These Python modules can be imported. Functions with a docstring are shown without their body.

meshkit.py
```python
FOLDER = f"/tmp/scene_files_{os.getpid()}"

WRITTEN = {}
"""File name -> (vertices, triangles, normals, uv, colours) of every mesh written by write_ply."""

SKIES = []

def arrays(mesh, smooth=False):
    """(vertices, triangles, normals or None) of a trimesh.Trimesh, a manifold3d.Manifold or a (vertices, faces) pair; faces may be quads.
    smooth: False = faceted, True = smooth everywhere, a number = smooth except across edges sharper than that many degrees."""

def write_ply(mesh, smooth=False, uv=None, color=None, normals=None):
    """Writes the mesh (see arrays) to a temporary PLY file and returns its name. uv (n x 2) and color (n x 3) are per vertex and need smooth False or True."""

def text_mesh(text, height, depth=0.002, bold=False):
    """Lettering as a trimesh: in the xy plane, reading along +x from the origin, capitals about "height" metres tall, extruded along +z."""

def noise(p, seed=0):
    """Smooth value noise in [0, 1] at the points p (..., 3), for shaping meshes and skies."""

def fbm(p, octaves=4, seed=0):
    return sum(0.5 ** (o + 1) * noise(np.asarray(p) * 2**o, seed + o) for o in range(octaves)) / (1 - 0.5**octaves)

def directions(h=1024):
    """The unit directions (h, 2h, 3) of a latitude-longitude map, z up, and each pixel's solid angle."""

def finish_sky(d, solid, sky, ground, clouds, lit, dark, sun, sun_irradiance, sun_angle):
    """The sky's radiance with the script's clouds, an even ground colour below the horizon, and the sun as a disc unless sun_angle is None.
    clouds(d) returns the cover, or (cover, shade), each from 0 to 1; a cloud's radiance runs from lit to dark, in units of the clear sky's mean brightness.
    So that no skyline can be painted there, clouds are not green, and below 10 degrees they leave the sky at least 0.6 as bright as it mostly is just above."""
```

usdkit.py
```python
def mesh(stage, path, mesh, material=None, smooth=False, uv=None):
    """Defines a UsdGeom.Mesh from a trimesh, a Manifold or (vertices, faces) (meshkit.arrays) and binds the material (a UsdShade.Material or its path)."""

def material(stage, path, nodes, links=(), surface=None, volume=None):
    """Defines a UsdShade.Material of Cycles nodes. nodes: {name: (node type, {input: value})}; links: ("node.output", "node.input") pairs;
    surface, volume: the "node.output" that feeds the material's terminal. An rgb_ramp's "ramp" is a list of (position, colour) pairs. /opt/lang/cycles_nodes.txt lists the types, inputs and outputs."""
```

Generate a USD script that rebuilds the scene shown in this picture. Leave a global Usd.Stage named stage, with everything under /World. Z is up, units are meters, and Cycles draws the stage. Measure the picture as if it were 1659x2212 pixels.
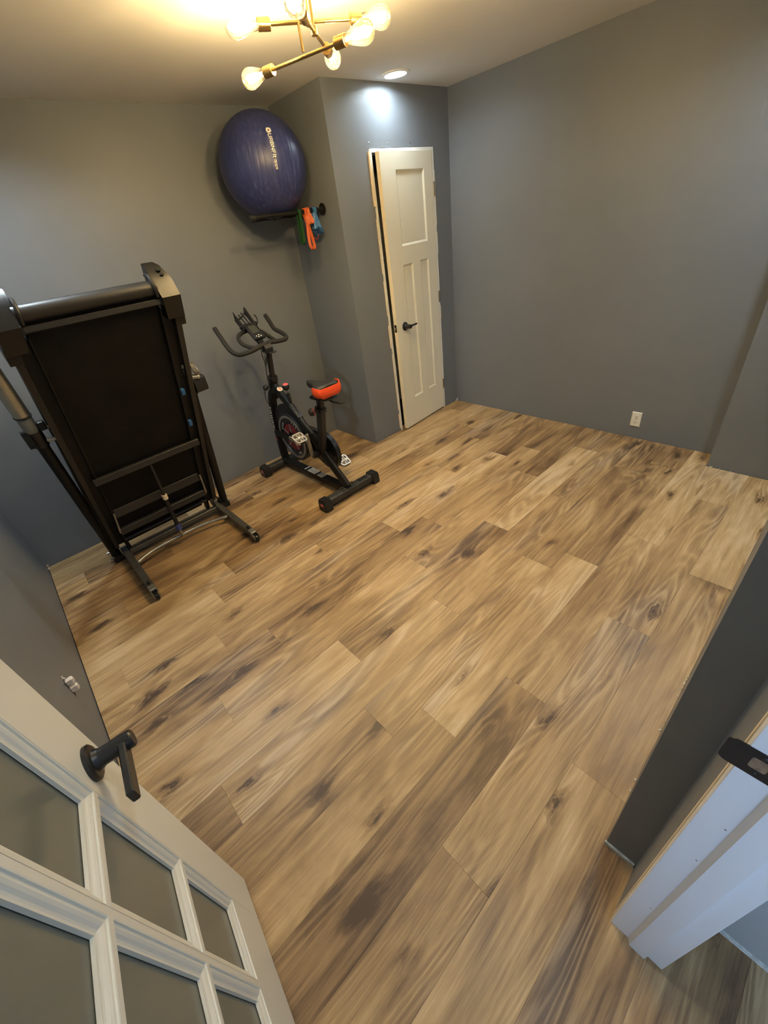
import math, random
import numpy as np, trimesh, manifold3d as m3, usdkit, meshkit
from shapely.geometry import box as sbox, Polygon
from shapely.ops import unary_union
from pxr import Usd, UsdGeom, UsdLux, UsdShade, Gf, Sdf, Vt
random.seed(7); rng = np.random.default_rng(7)
PI = math.pi
stage = Usd.Stage.CreateInMemory()
UsdGeom.SetStageUpAxis(stage, 'Z'); UsdGeom.SetStageMetersPerUnit(stage, 1.0)
UsdGeom.Xform.Define(stage, '/World')

# ------------------------------------------------------------------ camera, exposure, lamp strengths
cam = UsdGeom.Camera.Define(stage, '/World/camera')
CX, CY, CZ = (0.7189174, -0.6826097, -0.1311556), (-0.4754021, -0.3452077, -0.8092123), (0.5071002, 0.6441084, -0.5726899)
M = Gf.Matrix4d(*CX, 0, *[-a for a in CY], 0, *[-a for a in CZ], 0, 0, 0, 1.62, 1)
cam.AddTransformOp().Set(M)
cam.CreateHorizontalApertureAttr(36.0); cam.CreateVerticalApertureAttr(48.0)
cam.CreateFocalLengthAttr(883.12 / 1659 * 36.0)
cam.CreateClippingRangeAttr(Gf.Vec2f(0.01, 100.0))
cam.CreateExposureAttr(0.27)
BULB = (1.0, 0.75, 0.39); BULB_L = 690.0          # glowing filaments of the ceiling fixture
SPOT = (0.80, 0.93, 1.0); SPOT_L = 500.0          # recessed downlights
DAY = (0.42, 0.62, 1.0); DAY_L = 25.0             # daylight through the hall window

# ------------------------------------------------------------------ room measures
XL, XS, XR, XQ = -0.419, 2.143, 3.3135, 3.1235
YB, YC, YN, YK, ZH = 3.268, 2.6713, -0.007, 0.3995, 2.36
YD = -0.088                                        # room face of the door wall beside the jog
XJ = 0.640                                         # the jog
JR, JHL = 0.478, -0.352                            # inner faces of the door jambs

# ------------------------------------------------------------------ helpers
used = {}
def numbered(path):
    n = used.get(path, -1) + 1; used[path] = n
    return path if n == 0 else f'{path}_{n:03d}'
OFF = {}
def data(p, **kw):
    for k, v in kw.items():
        if v: p.SetCustomDataByKey(k, v)
def thing(name, label, cat, loc=(0, 0, 0), rotz=0.0, group=None, kind=None):
    x = UsdGeom.Xform.Define(stage, numbered('/World/' + name))
    x.AddTranslateOp().Set(Gf.Vec3d(*map(float, loc)))
    if rotz: x.AddRotateZOp().Set(math.degrees(rotz))
    OFF[str(x.GetPath())] = np.array(loc, float) if not rotz else np.zeros(3)
    data(x.GetPrim(), label=label, category=cat, group=group, kind=kind)
    return x
def part(parent, name, mesh, mat, label=None, smooth=30, kind=None):
    base = '/World' if parent is None else str(parent.GetPath())
    v, f, n = meshkit.arrays(mesh, smooth)
    off = OFF.get(base, np.zeros(3))
    path = numbered(base + '/' + name)
    m = usdkit.mesh(stage, path, (v - off, f), L[mat] if isinstance(mat, str) else mat)
    if n is not None:
        m.CreateNormalsAttr(Vt.Vec3fArray.FromNumpy(n.astype(np.float32))); m.SetNormalsInterpolation('vertex')
    OFF[path] = off
    data(m.GetPrim(), label=label, kind=kind)
    return m
def single(name, label, cat, mesh, mat, group=None, kind=None, smooth=30):
    m = part(None, name, mesh, mat, label, smooth, kind); data(m.GetPrim(), category=cat, group=group); return m
def struct(name, mesh, mat, label=None, smooth=False):
    return part(None, name, mesh, mat, label, smooth, 'structure')
def sxform(name, label=None):
    x = UsdGeom.Xform.Define(stage, numbered('/World/' + name)); OFF[str(x.GetPath())] = np.zeros(3)
    data(x.GetPrim(), label=label, kind='structure'); return x
cat_ = trimesh.util.concatenate
def tm(man):
    a = man.to_mesh(); return trimesh.Trimesh(a.vert_properties[:, :3], a.tri_verts, process=False)
def hull(pts):
    return tm(m3.Manifold.hull_points(np.asarray(pts, float)))
def box(x0, x1, y0, y1, z0, z1, b=0.0):
    if b <= 0:
        return trimesh.creation.box(bounds=[[x0, y0, z0], [x1, y1, z1]])
    b = min(b, .49 * (x1 - x0), .49 * (y1 - y0), .49 * (z1 - z0))
    pts = []
    for X, sx in ((x0, 1), (x1, -1)):
        for Y, sy in ((y0, 1), (y1, -1)):
            for Z, sz in ((z0, 1), (z1, -1)):
                pts += [(X, Y + sy * b, Z + sz * b), (X + sx * b, Y, Z + sz * b), (X + sx * b, Y + sy * b, Z)]
    return hull(pts)
def frame_of(p, q, up=(0, 0, 1)):
    d = np.asarray(q, float) - p; Ln = np.linalg.norm(d); d = d / Ln
    u = np.asarray(up, float)
    if abs(u @ d) > .95: u = np.array([1.0, 0, 0])
    s = np.cross(u, d); s /= np.linalg.norm(s); u = np.cross(d, s)
    return d, s, u, Ln
def beam(p, q, w, h, up=(0, 0, 1), b=.003, ext=0.0):
    p = np.asarray(p, float); d, s, u, Ln = frame_of(p, q, up)
    m = box(-w / 2, w / 2, -h / 2, h / 2, -ext, Ln + ext, b)
    T = np.eye(4); T[:3, 0], T[:3, 1], T[:3, 2], T[:3, 3] = s, u, d, p
    m.apply_transform(T); return m
def crom(pts, n=6):
    P = np.asarray(pts, float); P = np.vstack([2 * P[0] - P[1], P, 2 * P[-1] - P[-2]]); out = []
    for i in range(1, len(P) - 2):
        for t in np.linspace(0, 1, n, endpoint=False):
            a, b, c, d = P[i - 1:i + 3]
            out.append(.5 * ((2 * b) + (c - a) * t + (2 * a - 5 * b + 4 * c - d) * t * t + (3 * b - a - 3 * c + d) * t ** 3))
    out.append(P[-2]); return np.array(out)
def sweep(path, prof, up=(0, 0, 1), closed=False, scale=None):
    """prof: n x 2 closed outline (side, up) swept along path by parallel transport."""
    P = np.asarray(path, float); n = len(P); prof = np.asarray(prof, float); k = len(prof)
    T = np.gradient(P, axis=0) if not closed else np.roll(P, -1, 0) - np.roll(P, 1, 0)
    T /= np.linalg.norm(T, axis=1, keepdims=True)
    u = np.asarray(up, float)
    if abs(u @ T[0]) > .95: u = np.array([1.0, 0, 0])
    V = []
    for i in range(n):
        u = u - (u @ T[i]) * T[i]; u /= np.linalg.norm(u); s = np.cross(u, T[i])
        sc = 1 if scale is None else scale[i]
        V.append(P[i] + sc * (prof[:, :1] * s + prof[:, 1:] * u))
    V = np.vstack(V); F = []
    for i in range(n if closed else n - 1):
        j = (i + 1) % n
        for a in range(k):
            c = (a + 1) % k
            F += [(i * k + a, j * k + c, j * k + a), (i * k + a, i * k + c, j * k + c)]
    if not closed:
        V = np.vstack([V, P[0], P[-1]]); o = n * k
        for a in range(k):
            c = (a + 1) % k
            F += [(o, c, a), (o + 1, (n - 1) * k + a, (n - 1) * k + c)]
    m = trimesh.Trimesh(V, F, process=False)
    if m.volume < 0: m.invert()
    return m
def circ(r, n=14, ry=None):
    t = np.linspace(0, 2 * PI, n, endpoint=False); return np.c_[r * np.cos(t), (ry or r) * np.sin(t)]
def rrect(w, h, r, n=3):
    out = []
    for cx, cy, a0 in ((w/2-r, h/2-r, 0), (-w/2+r, h/2-r, 90), (-w/2+r, -h/2+r, 180), (w/2-r, -h/2+r, 270)):
        for t in np.linspace(a0, a0 + 90, n): out.append((cx + r*math.cos(math.radians(t)), cy + r*math.sin(math.radians(t))))
    return np.array(out)
def tube(path, r, n=14, ry=None, up=(0, 0, 1)): return sweep(path, circ(r, n, ry), up)
def tube2(p, q, r, n=16, ry=None, up=(0, 0, 1)):
    return sweep([p, (np.asarray(p) + q) / 2, q], circ(r, n, ry), up)
def lathe(p, axis, prof, n=28):
    """prof: (radius, height along axis) points"""
    p = np.asarray(p, float); d, s, u, _ = frame_of(p, p + np.asarray(axis, float))
    V, k = [], len(prof)
    for t in np.linspace(0, 2 * PI, n, endpoint=False):
        for r, h in prof: V.append(p + h * d + r * (math.cos(t) * s + math.sin(t) * u))
    F = []
    for i in range(n):
        j = (i + 1) % n
        for a in range(k - 1):
            F += [(i*k+a, j*k+a, j*k+a+1), (i*k+a, j*k+a+1, i*k+a+1)]
    m = trimesh.Trimesh(np.array(V), F, process=False); m.merge_vertices()
    m.update_faces(m.nondegenerate_faces()); 
    if m.volume < 0: m.invert()
    return m
def cyl(p, q, r, n=24, b=.001):
    Ln = float(np.linalg.norm(np.asarray(q, float) - p)); b = min(b, r * .4, Ln * .4)
    return lathe(p, np.asarray(q, float) - p, [(0, 0), (r - b, 0), (r, b), (r, Ln - b), (r - b, Ln), (0, Ln)], n)
def ball(c, r, sub=2, sc=(1, 1, 1)):
    m = trimesh.creation.icosphere(sub, r); m.apply_scale(sc); m.apply_translation(c); return m
def torus(c, axis, R, r, n=32, k=8):
    t = np.linspace(0, 2*PI, k + 1); return lathe(c, axis, [(R + r*math.cos(a), r*math.sin(a)) for a in t], n)
def extrude(poly, z0, z1):
    m = trimesh.creation.extrude_polygon(poly, z1 - z0, engine='earcut'); m.apply_translation([0, 0, z0]); return m
def cut(a, *bs):
    A = m3.Manifold(m3.Mesh(np.asarray(a.vertices, np.float32), np.asarray(a.faces, np.uint32)))
    for b in bs: A = A - m3.Manifold(m3.Mesh(np.asarray(b.vertices, np.float32), np.asarray(b.faces, np.uint32)))
    return tm(A)

# ------------------------------------------------------------------ materials
L = {}
def mat(name, nodes, links=(), surface=None, volume=None):
    L[name] = usdkit.material(stage, '/World/Looks/' + name, nodes, links, surface); return L[name]
def plain(name, col, rough=.5, metal=0.0, spec=.5, bump=0.0, bscale=300.0, vary=0.0, vscale=6.0, coat=0.0):
    n = {'p': ('principled_bsdf', {'base_color': col, 'roughness': rough, 'metallic': metal, 'specular_ior_level': spec, 'coat_weight': coat}),
         'g': ('geometry', {})}
    l = []
    if bump:
        n['n'] = ('noise_texture', {'scale': bscale, 'detail': 3.0}); n['b'] = ('bump', {'strength': bump, 'distance': .002})
        l += [('g.position', 'n.vector'), ('n.fac', 'b.height'), ('b.normal', 'p.normal')]
    if vary:
        c = np.array(col)
        n['v'] = ('noise_texture', {'scale': vscale, 'detail': 5.0, 'roughness': .65})
        n['r'] = ('rgb_ramp', {'ramp': [(.3, tuple(c * (1 - vary))), (.7, tuple(np.minimum(c * (1 + vary), 1)))]})
        l += [('g.position', 'v.vector'), ('v.fac', 'r.fac'), ('r.color', 'p.base_color')]
    return mat(name, n, l, 'p.BSDF')
plain('wall_paint', (.171, .186, .207), .46, spec=.45, bump=.10, bscale=420, vary=.03, vscale=2.5)
plain('ceiling_paint', (.76, .745, .715), .8, spec=.3, bump=.10, bscale=300)
plain('hall_paint', (.36, .36, .34), .6, spec=.35)
plain('drywall_edge', (.55, .55, .50), .9, vary=.35, vscale=60)
plain('subfloor', (.02, .017, .014), .9)
plain('door_white', (.83, .80, .66), .38, spec=.5, bump=.03, bscale=250)
plain('french_white', (.76, .755, .69), .36, spec=.5)
plain('jamb_white', (.74, .74, .74), .42)
plain('raw_wood', (.80, .66, .46), .7, vary=.06, vscale=40)
plain('black_metal', (.012, .012, .013), .38, spec=.5)
plain('black_coat', (.008, .0078, .0077), .48, spec=.3, bump=.12, bscale=900)
plain('black_plastic', (.011, .011, .0115), .45, spec=.5)
plain('grey_plastic', (.010, .0092, .008), .32, spec=.4)
plain('dusty_black', (.026, .025, .023), .6, vary=.5, vscale=45)
plain('deck_black', (.0045, .0040, .0034), .62, spec=.22, vary=.6, vscale=9)
plain('rail_metal', (.034, .032, .029), .42, metal=.5)
plain('bar_grey', (.022, .0215, .021), .45, spec=.45)
plain('silver', (.34, .33, .30), .36, metal=.7, vary=.25, vscale=25)
plain('tube_silver', (.42, .42, .37), .30, metal=.7)
plain('chrome', (.75, .73, .70), .18, metal=1.0, vary=.15, vscale=60)
plain('brass', (.52, .36, .15), .34, metal=1.0)
plain('hinge_metal', (.33, .29, .21), .4, metal=.8)
plain('base_metal', (.105, .10, .09), .42, metal=.4, vary=.15, vscale=20)
plain('pedal_metal', (.72, .69, .63), .30, metal=.45, vary=.2, vscale=70)
plain('sleeve_grey', (.20, .21, .20), .5)
plain('foam', (.022, .021, .019), .8, spec=.3, bump=.2, bscale=700)
plain('saddle_black', (.014, .014, .014), .55, bump=.15, bscale=500)
plain('saddle_orange', (.85, .085, .018), .45)
plain('red', (.55, .035, .04), .4)
plain('flywheel_red', (.16, .008, .014), .4)
plain('pink_red', (.75, .12, .12), .4)
plain('sticker', (.62, .62, .58), .5)
plain('cream', (.80, .66, .50), .5)
plain('blue_cap', (.05, .07, .25), .4)
plain('blue_pad', (.03, .13, .35), .5)
plain('screen', (.06, .065, .055), .2)
plain('outlet_white', (.80, .77, .68), .35)
plain('slot', (.05, .045, .035), .6)
plain('cap_pink', (.78, .71, .66), .5)
plain('band_green', (.008, .065, .016), .55)
plain('band_orange', (.60, .12, .03), .5)
plain('band_blue', (.04, .145, .36), .38, vary=.3, vscale=40)
plain('band_red', (.28, .03, .03), .5)
plain('trim_white', (.78, .77, .73), .5)
plain('print_white', (.85, .80, .68), .45)
plain('edge_cream', (.85, .745, .55), .55)
plain('pocket_wood', (.22, .14, .08), .8, vary=.4, vscale=90)
plain('screw_steel', (.45, .45, .45), .35, metal=.9)
mat('ball_blue', {
    'g': ('geometry', {}), 'm': ('mapping', {'scale': (60.0, 60.0, 5.0)}),
    'n': ('noise_texture', {'scale': 1.0, 'detail': 4.0}), 'b': ('bump', {'strength': .12, 'distance': .002}),
    'r': ('rgb_ramp', {'ramp': [(.28, (.020, .027, .108)), (.55, (.030, .040, .140)), (.78, (.085, .095, .20))]}),
    'rr': ('map_range', {'value': .5, 'from_min': .3, 'from_max': .7, 'to_min': .34, 'to_max': .5}),
    'p': ('principled_bsdf', {'specular_ior_level': .4})},
    [('g.position', 'm.vector'), ('m.vector', 'n.vector'), ('n.fac', 'b.height'), ('b.normal', 'p.normal'), ('n.fac', 'r.fac'),
     ('r.color', 'p.base_color'), ('n.fac', 'rr.value'), ('rr.result', 'p.roughness')], 'p.BSDF')
mat('bulb_glass', {'t': ('transparent_bsdf', {'color': (1.0, .95, .84)}), 'g': ('glossy_bsdf', {'color': (1, 1, 1), 'roughness': .02}),
    'f': ('fresnel', {'IOR': 1.28}), 'm': ('mix_closure', {}), 'd': ('translucent_bsdf', {'color': (1.0, .90, .66)}), 'h': ('mix_closure', {'fac': .009})},
    [('f.fac', 'm.fac'), ('t.BSDF', 'm.closure1'), ('g.BSDF', 'm.closure2'), ('m.closure', 'h.closure1'), ('d.BSDF', 'h.closure2')], 'h.closure')
mat('filament', {'e': ('emission', {'color': BULB, 'strength': BULB_L})}, [], 'e.emission')
mat('lamp_lens', {'e': ('emission', {'color': SPOT, 'strength': SPOT_L})}, [], 'e.emission')
mat('lamp_lens_dim', {'e': ('emission', {'color': SPOT, 'strength': SPOT_L * .34})}, [], 'e.emission')
mat('frosted_glass', {'g': ('principled_bsdf', {'base_color': (.62, .67, .62), 'transmission_weight': 1.0, 'roughness': .13, 'ior': 1.35, 'specular_ior_level': .5}),
    'd': ('diffuse_bsdf', {'color': (.33, .34, .295)}), 'm': ('mix_closure', {'fac': .45})},
    [('g.BSDF', 'm.closure1'), ('d.BSDF', 'm.closure2')], 'm.closure')
mat('clear_pane', {'t': ('transparent_bsdf', {'color': (.95, .97, .96)}), 'g': ('glossy_bsdf', {'roughness': .02}),
    'f': ('fresnel', {'IOR': 1.45}), 'm': ('mix_closure', {})},
    [('f.fac', 'm.fac'), ('t.BSDF', 'm.closure1'), ('g.BSDF', 'm.closure2')], 'm.closure')
# oak-look vinyl plank: every plank carries its own offset and tone in the primvar 'plank'
def mth(op, a=None, b=None, c=None):
    d = {'math_type': op}
    if a is not None: d['value1'] = a
    if b is not None: d['value2'] = b
    if c is not None: d['value3'] = c
    return ('math', d)
N = {
 'g': ('geometry', {}), 'a': ('attribute', {'attribute': 'plank'}),
 'sep': ('separate_xyz', {}),
 'sc': ('vector_math', {'math_type': 'multiply', 'vector2': (41.0, 0.0, 67.0)}),
 'pos': ('vector_math', {'math_type': 'add'}),
 # slow swirl that bends the grain
 'mw': ('mapping', {'scale': (5.0, 15.0, 1.0)}), 'nw': ('noise_texture', {'scale': 1.0, 'detail': 5.0, 'roughness': .62}),
 # cathedral rings = contour lines of a stretched smooth noise
 'mr': ('mapping', {'scale': (.85, 7.5, 1.0)}), 'nr': ('noise_texture', {'scale': 1.0, 'detail': 1.6, 'roughness': .42, 'distortion': .35}),
 'nrs': mth('multiply_add', b=.11), 'nr2': mth('multiply', b=92.0), 'ring': mth('sine'), 'rh': mth('multiply_add', b=.5, c=.5), 'rp': mth('power', b=2.0), 'rc': mth('add', b=-.375),
 'mm': ('mapping', {'scale': (1.5, 5.5, 1.0), 'location': (9.0, 3.0, 5.0)}), 'nm': ('noise_texture', {'scale': 1.0, 'detail': 2.0}),
 'mmr': ('map_range', {'from_min': .36, 'from_max': .62, 'to_min': 0.0, 'to_max': 1.0, 'clamp': True}),
 'ringm': mth('multiply'),
 # fine pores
 'mf': ('mapping', {'scale': (9.0, 260.0, 1.0)}), 'nf': ('noise_texture', {'scale': 1.0, 'detail': 4.0, 'roughness': .65}),
 'ms': ('mapping', {'scale': (1.7, 42.0, 1.0)}), 'ns': ('noise_texture', {'scale': 1.0, 'detail': 4.0, 'roughness': .6, 'distortion': .6}),
 # clouds of darker heartwood
 'ml': ('mapping', {'scale': (1.9, 6.5, 1.0), 'location': (3.0, 8.0, 1.0)}), 'nl': ('noise_texture', {'scale': 1.0, 'detail': 5.0, 'roughness': .58, 'distortion': .5}),
 # knots
 'mk': ('mapping', {'scale': (2.3, 6.2, 1.0)}), 'kadd': ('vector_math', {'math_type': 'add'}), 'kn': ('vector_math', {'math_type': 'scale', 'scale': .62}),
 'vk': ('voronoi_texture', {'dimensions': '2D', 'scale': 1.0}), 'vc': ('separate_color', {}),
 'kg': ('map_range', {'from_min': .45, 'from_max': .75, 'to_min': 0.0, 'to_max': 1.0, 'clamp': True}),
 'kd': ('map_range', {'from_min': .02, 'from_max': .30, 'to_min': 1.0, 'to_max': 0.0, 'clamp': True}),
 'kp': mth('power', b=2.3), 'kk': mth('multiply'),
 'kr1': mth('multiply', b=110.0), 'kr': mth('sine'), 'krm': mth('multiply'), 
 't1': mth('multiply_add', b=1.28, c=-.64), 't2': mth('multiply_add', b=.42, c=-.21), 't3': mth('multiply_add', b=.72, c=-.36),
 't4': mth('multiply', b=.26), 't5': mth('multiply', b=-.72), 't6': mth('multiply', b=.10), 'tone': mth('multiply_add', b=.56, c=-.28),
 's1': mth('add'), 's2': mth('add'), 's3': mth('add'), 's4': mth('add'), 's5': mth('add'), 's6': mth('add'), 's7': mth('add', b=.56),
 'ramp': ('rgb_ramp', {'ramp': [(0.0, (.075, .043, .022)), (.20, (.165, .096, .046)), (.42, (.305, .188, .086)), (.62, (.430, .282, .132)), (.82, (.545, .375, .190)), (1.0, (.64, .47, .27))]}),
 # greyish cast on some patches
 'gz': ('map_range', {'from_min': .55, 'from_max': .8, 'to_min': 0.0, 'to_max': .55, 'clamp': True}),
 'gm': ('hsv', {'hue': .5, 'saturation': .55, 'value': .97}), 'mix': ('mix_color', {'blend_type': 'mix'}),
 'bh': ('bump', {'strength': .10, 'distance': .0012}),
 'rg': ('map_range', {'from_min': .3, 'from_max': .7, 'to_min': .40, 'to_max': .52}),
 'p': ('principled_bsdf', {'specular_ior_level': .5})}
K = [('a.vector', 'sc.vector1'), ('a.vector', 'sep.vector'), ('g.position', 'pos.vector1'), ('sc.vector', 'pos.vector2')]
for a, b in (('mr', 'nr'), ('mm', 'nm'), ('mf', 'nf'), ('ms', 'ns'), ('ml', 'nl'), ('mw', 'nw')):
    K += [('pos.vector', a + '.vector'), (a + '.vector', b + '.vector')]
K += [('kk.value', 'nrs.value1'), ('nr.fac', 'nrs.value3'), ('nrs.value', 'nr2.value1'), ('nr2.value', 'ring.value1'), ('ring.value', 'rh.value1'), ('rh.value', 'rp.value1'), ('rp.value', 'rc.value1'), ('nm.fac', 'mmr.value'), ('rc.value', 'ringm.value1'), ('mmr.result', 'ringm.value2'),
 ('pos.vector', 'mk.vector'), ('nw.color', 'kn.vector1'), ('mk.vector', 'kadd.vector1'), ('kn.vector', 'kadd.vector2'), ('kadd.vector', 'vk.vector'), ('vk.color', 'vc.color'),
 ('vc.r', 'kg.value'), ('vk.distance', 'kd.value'), ('kd.result', 'kp.value1'), ('kp.value', 'kk.value1'), ('kg.result', 'kk.value2'),
 ('vk.distance', 'kr1.value1'), ('kr1.value', 'kr.value1'), ('kr.value', 'krm.value1'), ('kk.value', 'krm.value2'),
 ('nl.fac', 't1.value1'), ('nf.fac', 't2.value1'), ('ns.fac', 't3.value1'), ('ringm.value', 't4.value1'), ('kk.value', 't5.value1'), ('krm.value', 't6.value1'), ('sep.y', 'tone.value1'),
 ('t1.value', 's1.value1'), ('t2.value', 's1.value2'), ('s1.value', 's2.value1'), ('t3.value', 's2.value2'), ('s2.value', 's3.value1'), ('t4.value', 's3.value2'),
 ('s3.value', 's4.value1'), ('t5.value', 's4.value2'), ('s4.value', 's5.value1'), ('t6.value', 's5.value2'), ('s5.value', 's6.value1'), ('tone.value', 's6.value2'), ('s6.value', 's7.value1'),
 ('s7.value', 'ramp.fac'), ('nm.fac', 'gz.value'), ('ramp.color', 'gm.color'), ('gz.result', 'mix.fac'), ('ramp.color', 'mix.a'), ('gm.color', 'mix.b'), ('mix.result', 'p.base_color'),
 ('nf.fac', 'bh.height'), ('bh.normal', 'p.normal'), ('nl.fac', 'rg.value'), ('rg.result', 'p.roughness')]
mat('oak_plank', N, K, 'p.BSDF')

# ------------------------------------------------------------------ floor: vinyl planks in 175.5 mm rows
HX0, HX1, HY0 = -1.6, 0.655, -2.9                 # the hall behind the doorway
floor = sxform('floor', 'brown oak-look plank floor running from the hall into the room')
part(floor, 'subfloor', cat_([box(XL - .12, XR + .12, YD - .2, YB + .12, -.05, -.005), box(HX0 - .1, HX1 + .1, HY0 - .1, YD - .2, -.05, -.005)]), 'subfloor', smooth=False)
room = unary_union([Polygon([(XL, YD), (XJ, YD), (XJ, YN), (XQ, YN), (XQ, YK), (XR, YK), (XR, YC), (XS, YC), (XS, YB), (XL, YB)]).buffer(-.004, join_style=2),
                    sbox(JHL - .020, YD - .20, JR + .020, YD + .01), sbox(HX0 + .004, HY0 + .004, HX1 - .004, YD - .117),
                    sbox(2.46, YC - .02, 3.115, YC + .06), sbox(XJ - .01, YN - .001, XQ - .004, YN + .02), sbox(XL + .004, YD - .001, XJ - .004, YD + .02)])
joints = {0: .784, 1: .286, 2: .917, 3: .575, 4: .415, 5: 1.052, 6: .553, 7: 0.0, 8: .352, 9: .147, 10: .922, 11: .280, 12: .434, 13: 1.06, 14: .70, 15: .25, 16: .95, 17: .5, 18: .1}
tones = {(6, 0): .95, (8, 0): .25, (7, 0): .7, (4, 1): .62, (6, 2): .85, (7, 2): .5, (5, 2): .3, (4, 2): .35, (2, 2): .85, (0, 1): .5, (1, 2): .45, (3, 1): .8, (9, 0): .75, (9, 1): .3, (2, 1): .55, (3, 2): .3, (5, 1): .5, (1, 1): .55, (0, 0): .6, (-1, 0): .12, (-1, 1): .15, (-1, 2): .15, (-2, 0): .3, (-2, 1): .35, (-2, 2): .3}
def plank(poly):
    if len(poly.exterior.coords) == 5 and abs(poly.area - poly.envelope.area) < 1e-6:
        x0, y0, x1, y1 = poly.bounds; c = .0004
        v = [(x0, y0, -.004), (x1, y0, -.004), (x1, y1, -.004), (x0, y1, -.004), (x0, y0, -c), (x1, y0, -c), (x1, y1, -c), (x0, y1, -c),
             (x0+c, y0+c, 0), (x1-c, y0+c, 0), (x1-c, y1-c, 0), (x0+c, y1-c, 0)]
        q = [(0, 3, 2, 1), (8, 9, 10, 11)]
        for b in (0, 4): q += [(b+i, b+(i+1) % 4, b+4+(i+1) % 4, b+4+i) for i in range(4)]
        return trimesh.Trimesh(v, [t for a, b, c_, d in q for t in ((a, b, c_), (a, c_, d))], process=False)
    return extrude(poly, -.004, 0)
for k in range(-17, 19):
    y0 = -.006 + .1755 * k; j0 = joints.get(k, (k * .473) % 1.2)
    for i in range(-3, 4):
        x0 = j0 + 1.2 * (i - 1)
        g = sbox(x0 + .00015, y0 + .00015, x0 + 1.19985, y0 + .17535).intersection(room)
        for q in getattr(g, 'geoms', [g]):
            if q.is_empty or q.area < 2e-4: continue
            me = plank(q); pr = part(floor, 'plank', me, 'oak_plank', smooth=False)
            rr = random.Random(k * 100 + i); t = tones.get((k, i), .5 + .36 * (rr.random() - .5) * 2)
            UsdGeom.PrimvarsAPI(pr).CreatePrimvar('plank', Sdf.ValueTypeNames.Float3Array, 'vertex').Set(
                Vt.Vec3fArray.FromNumpy(np.tile(np.array([[rr.random(), t, rr.random()]], np.float32), (len(me.vertices), 1))))

# ------------------------------------------------------------------ walls and ceiling
Z0 = -.005
DL1 = [(2.634, 2.528), (2.634, .20), (.20, 2.545), (.45, .30), (-.45, -1.55)]     # recessed downlights, one in view
ceil = cut(box(HX0 - .1, XR + .12, HY0 - .1, YB + .12, ZH, ZH + .14), *[cyl((x, y, ZH - .05), (x, y, ZH + .045), .066, 40, 0.0001) for x, y in DL1])
struct('ceiling', ceil, 'ceiling_paint')
wl = struct('wall_left', box(XL - .1, XL, YD, YB + .1, Z0, ZH), 'wall_paint')
struct('wall_back', box(XL - .1, XS + .1, YB, YB + .1, Z0, ZH), 'wall_paint')
struct('wall_closet_side', box(XS, XS + .1, YC + .1, YB, Z0, ZH), 'wall_paint')
DX0, DX1, DZ1 = 2.466, 3.119, 2.037                # rough opening of the closet door
wcf = cut(box(XS, XR, YC, YC + .1, Z0, ZH), box(DX0, DX1, YC - .1, YC + .2, -.1, DZ1))
wf = struct('wall_closet_front', wcf, 'wall_paint')
struct('wall_right', box(XR, XR + .1, YK - .1, YB + .1, Z0, ZH), 'wall_paint')
wrf = struct('wall_right_front', box(XQ, XR + .1, YN - .1, YK, Z0, ZH), 'wall_paint')
struct('wall_closet_back', box(XS + .1, XR, YB, YB + .1, Z0, ZH), 'drywall_edge')
wne = struct('wall_near', box(XJ, XQ, YN - .2, YN, Z0, ZH), 'wall_paint')
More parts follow.
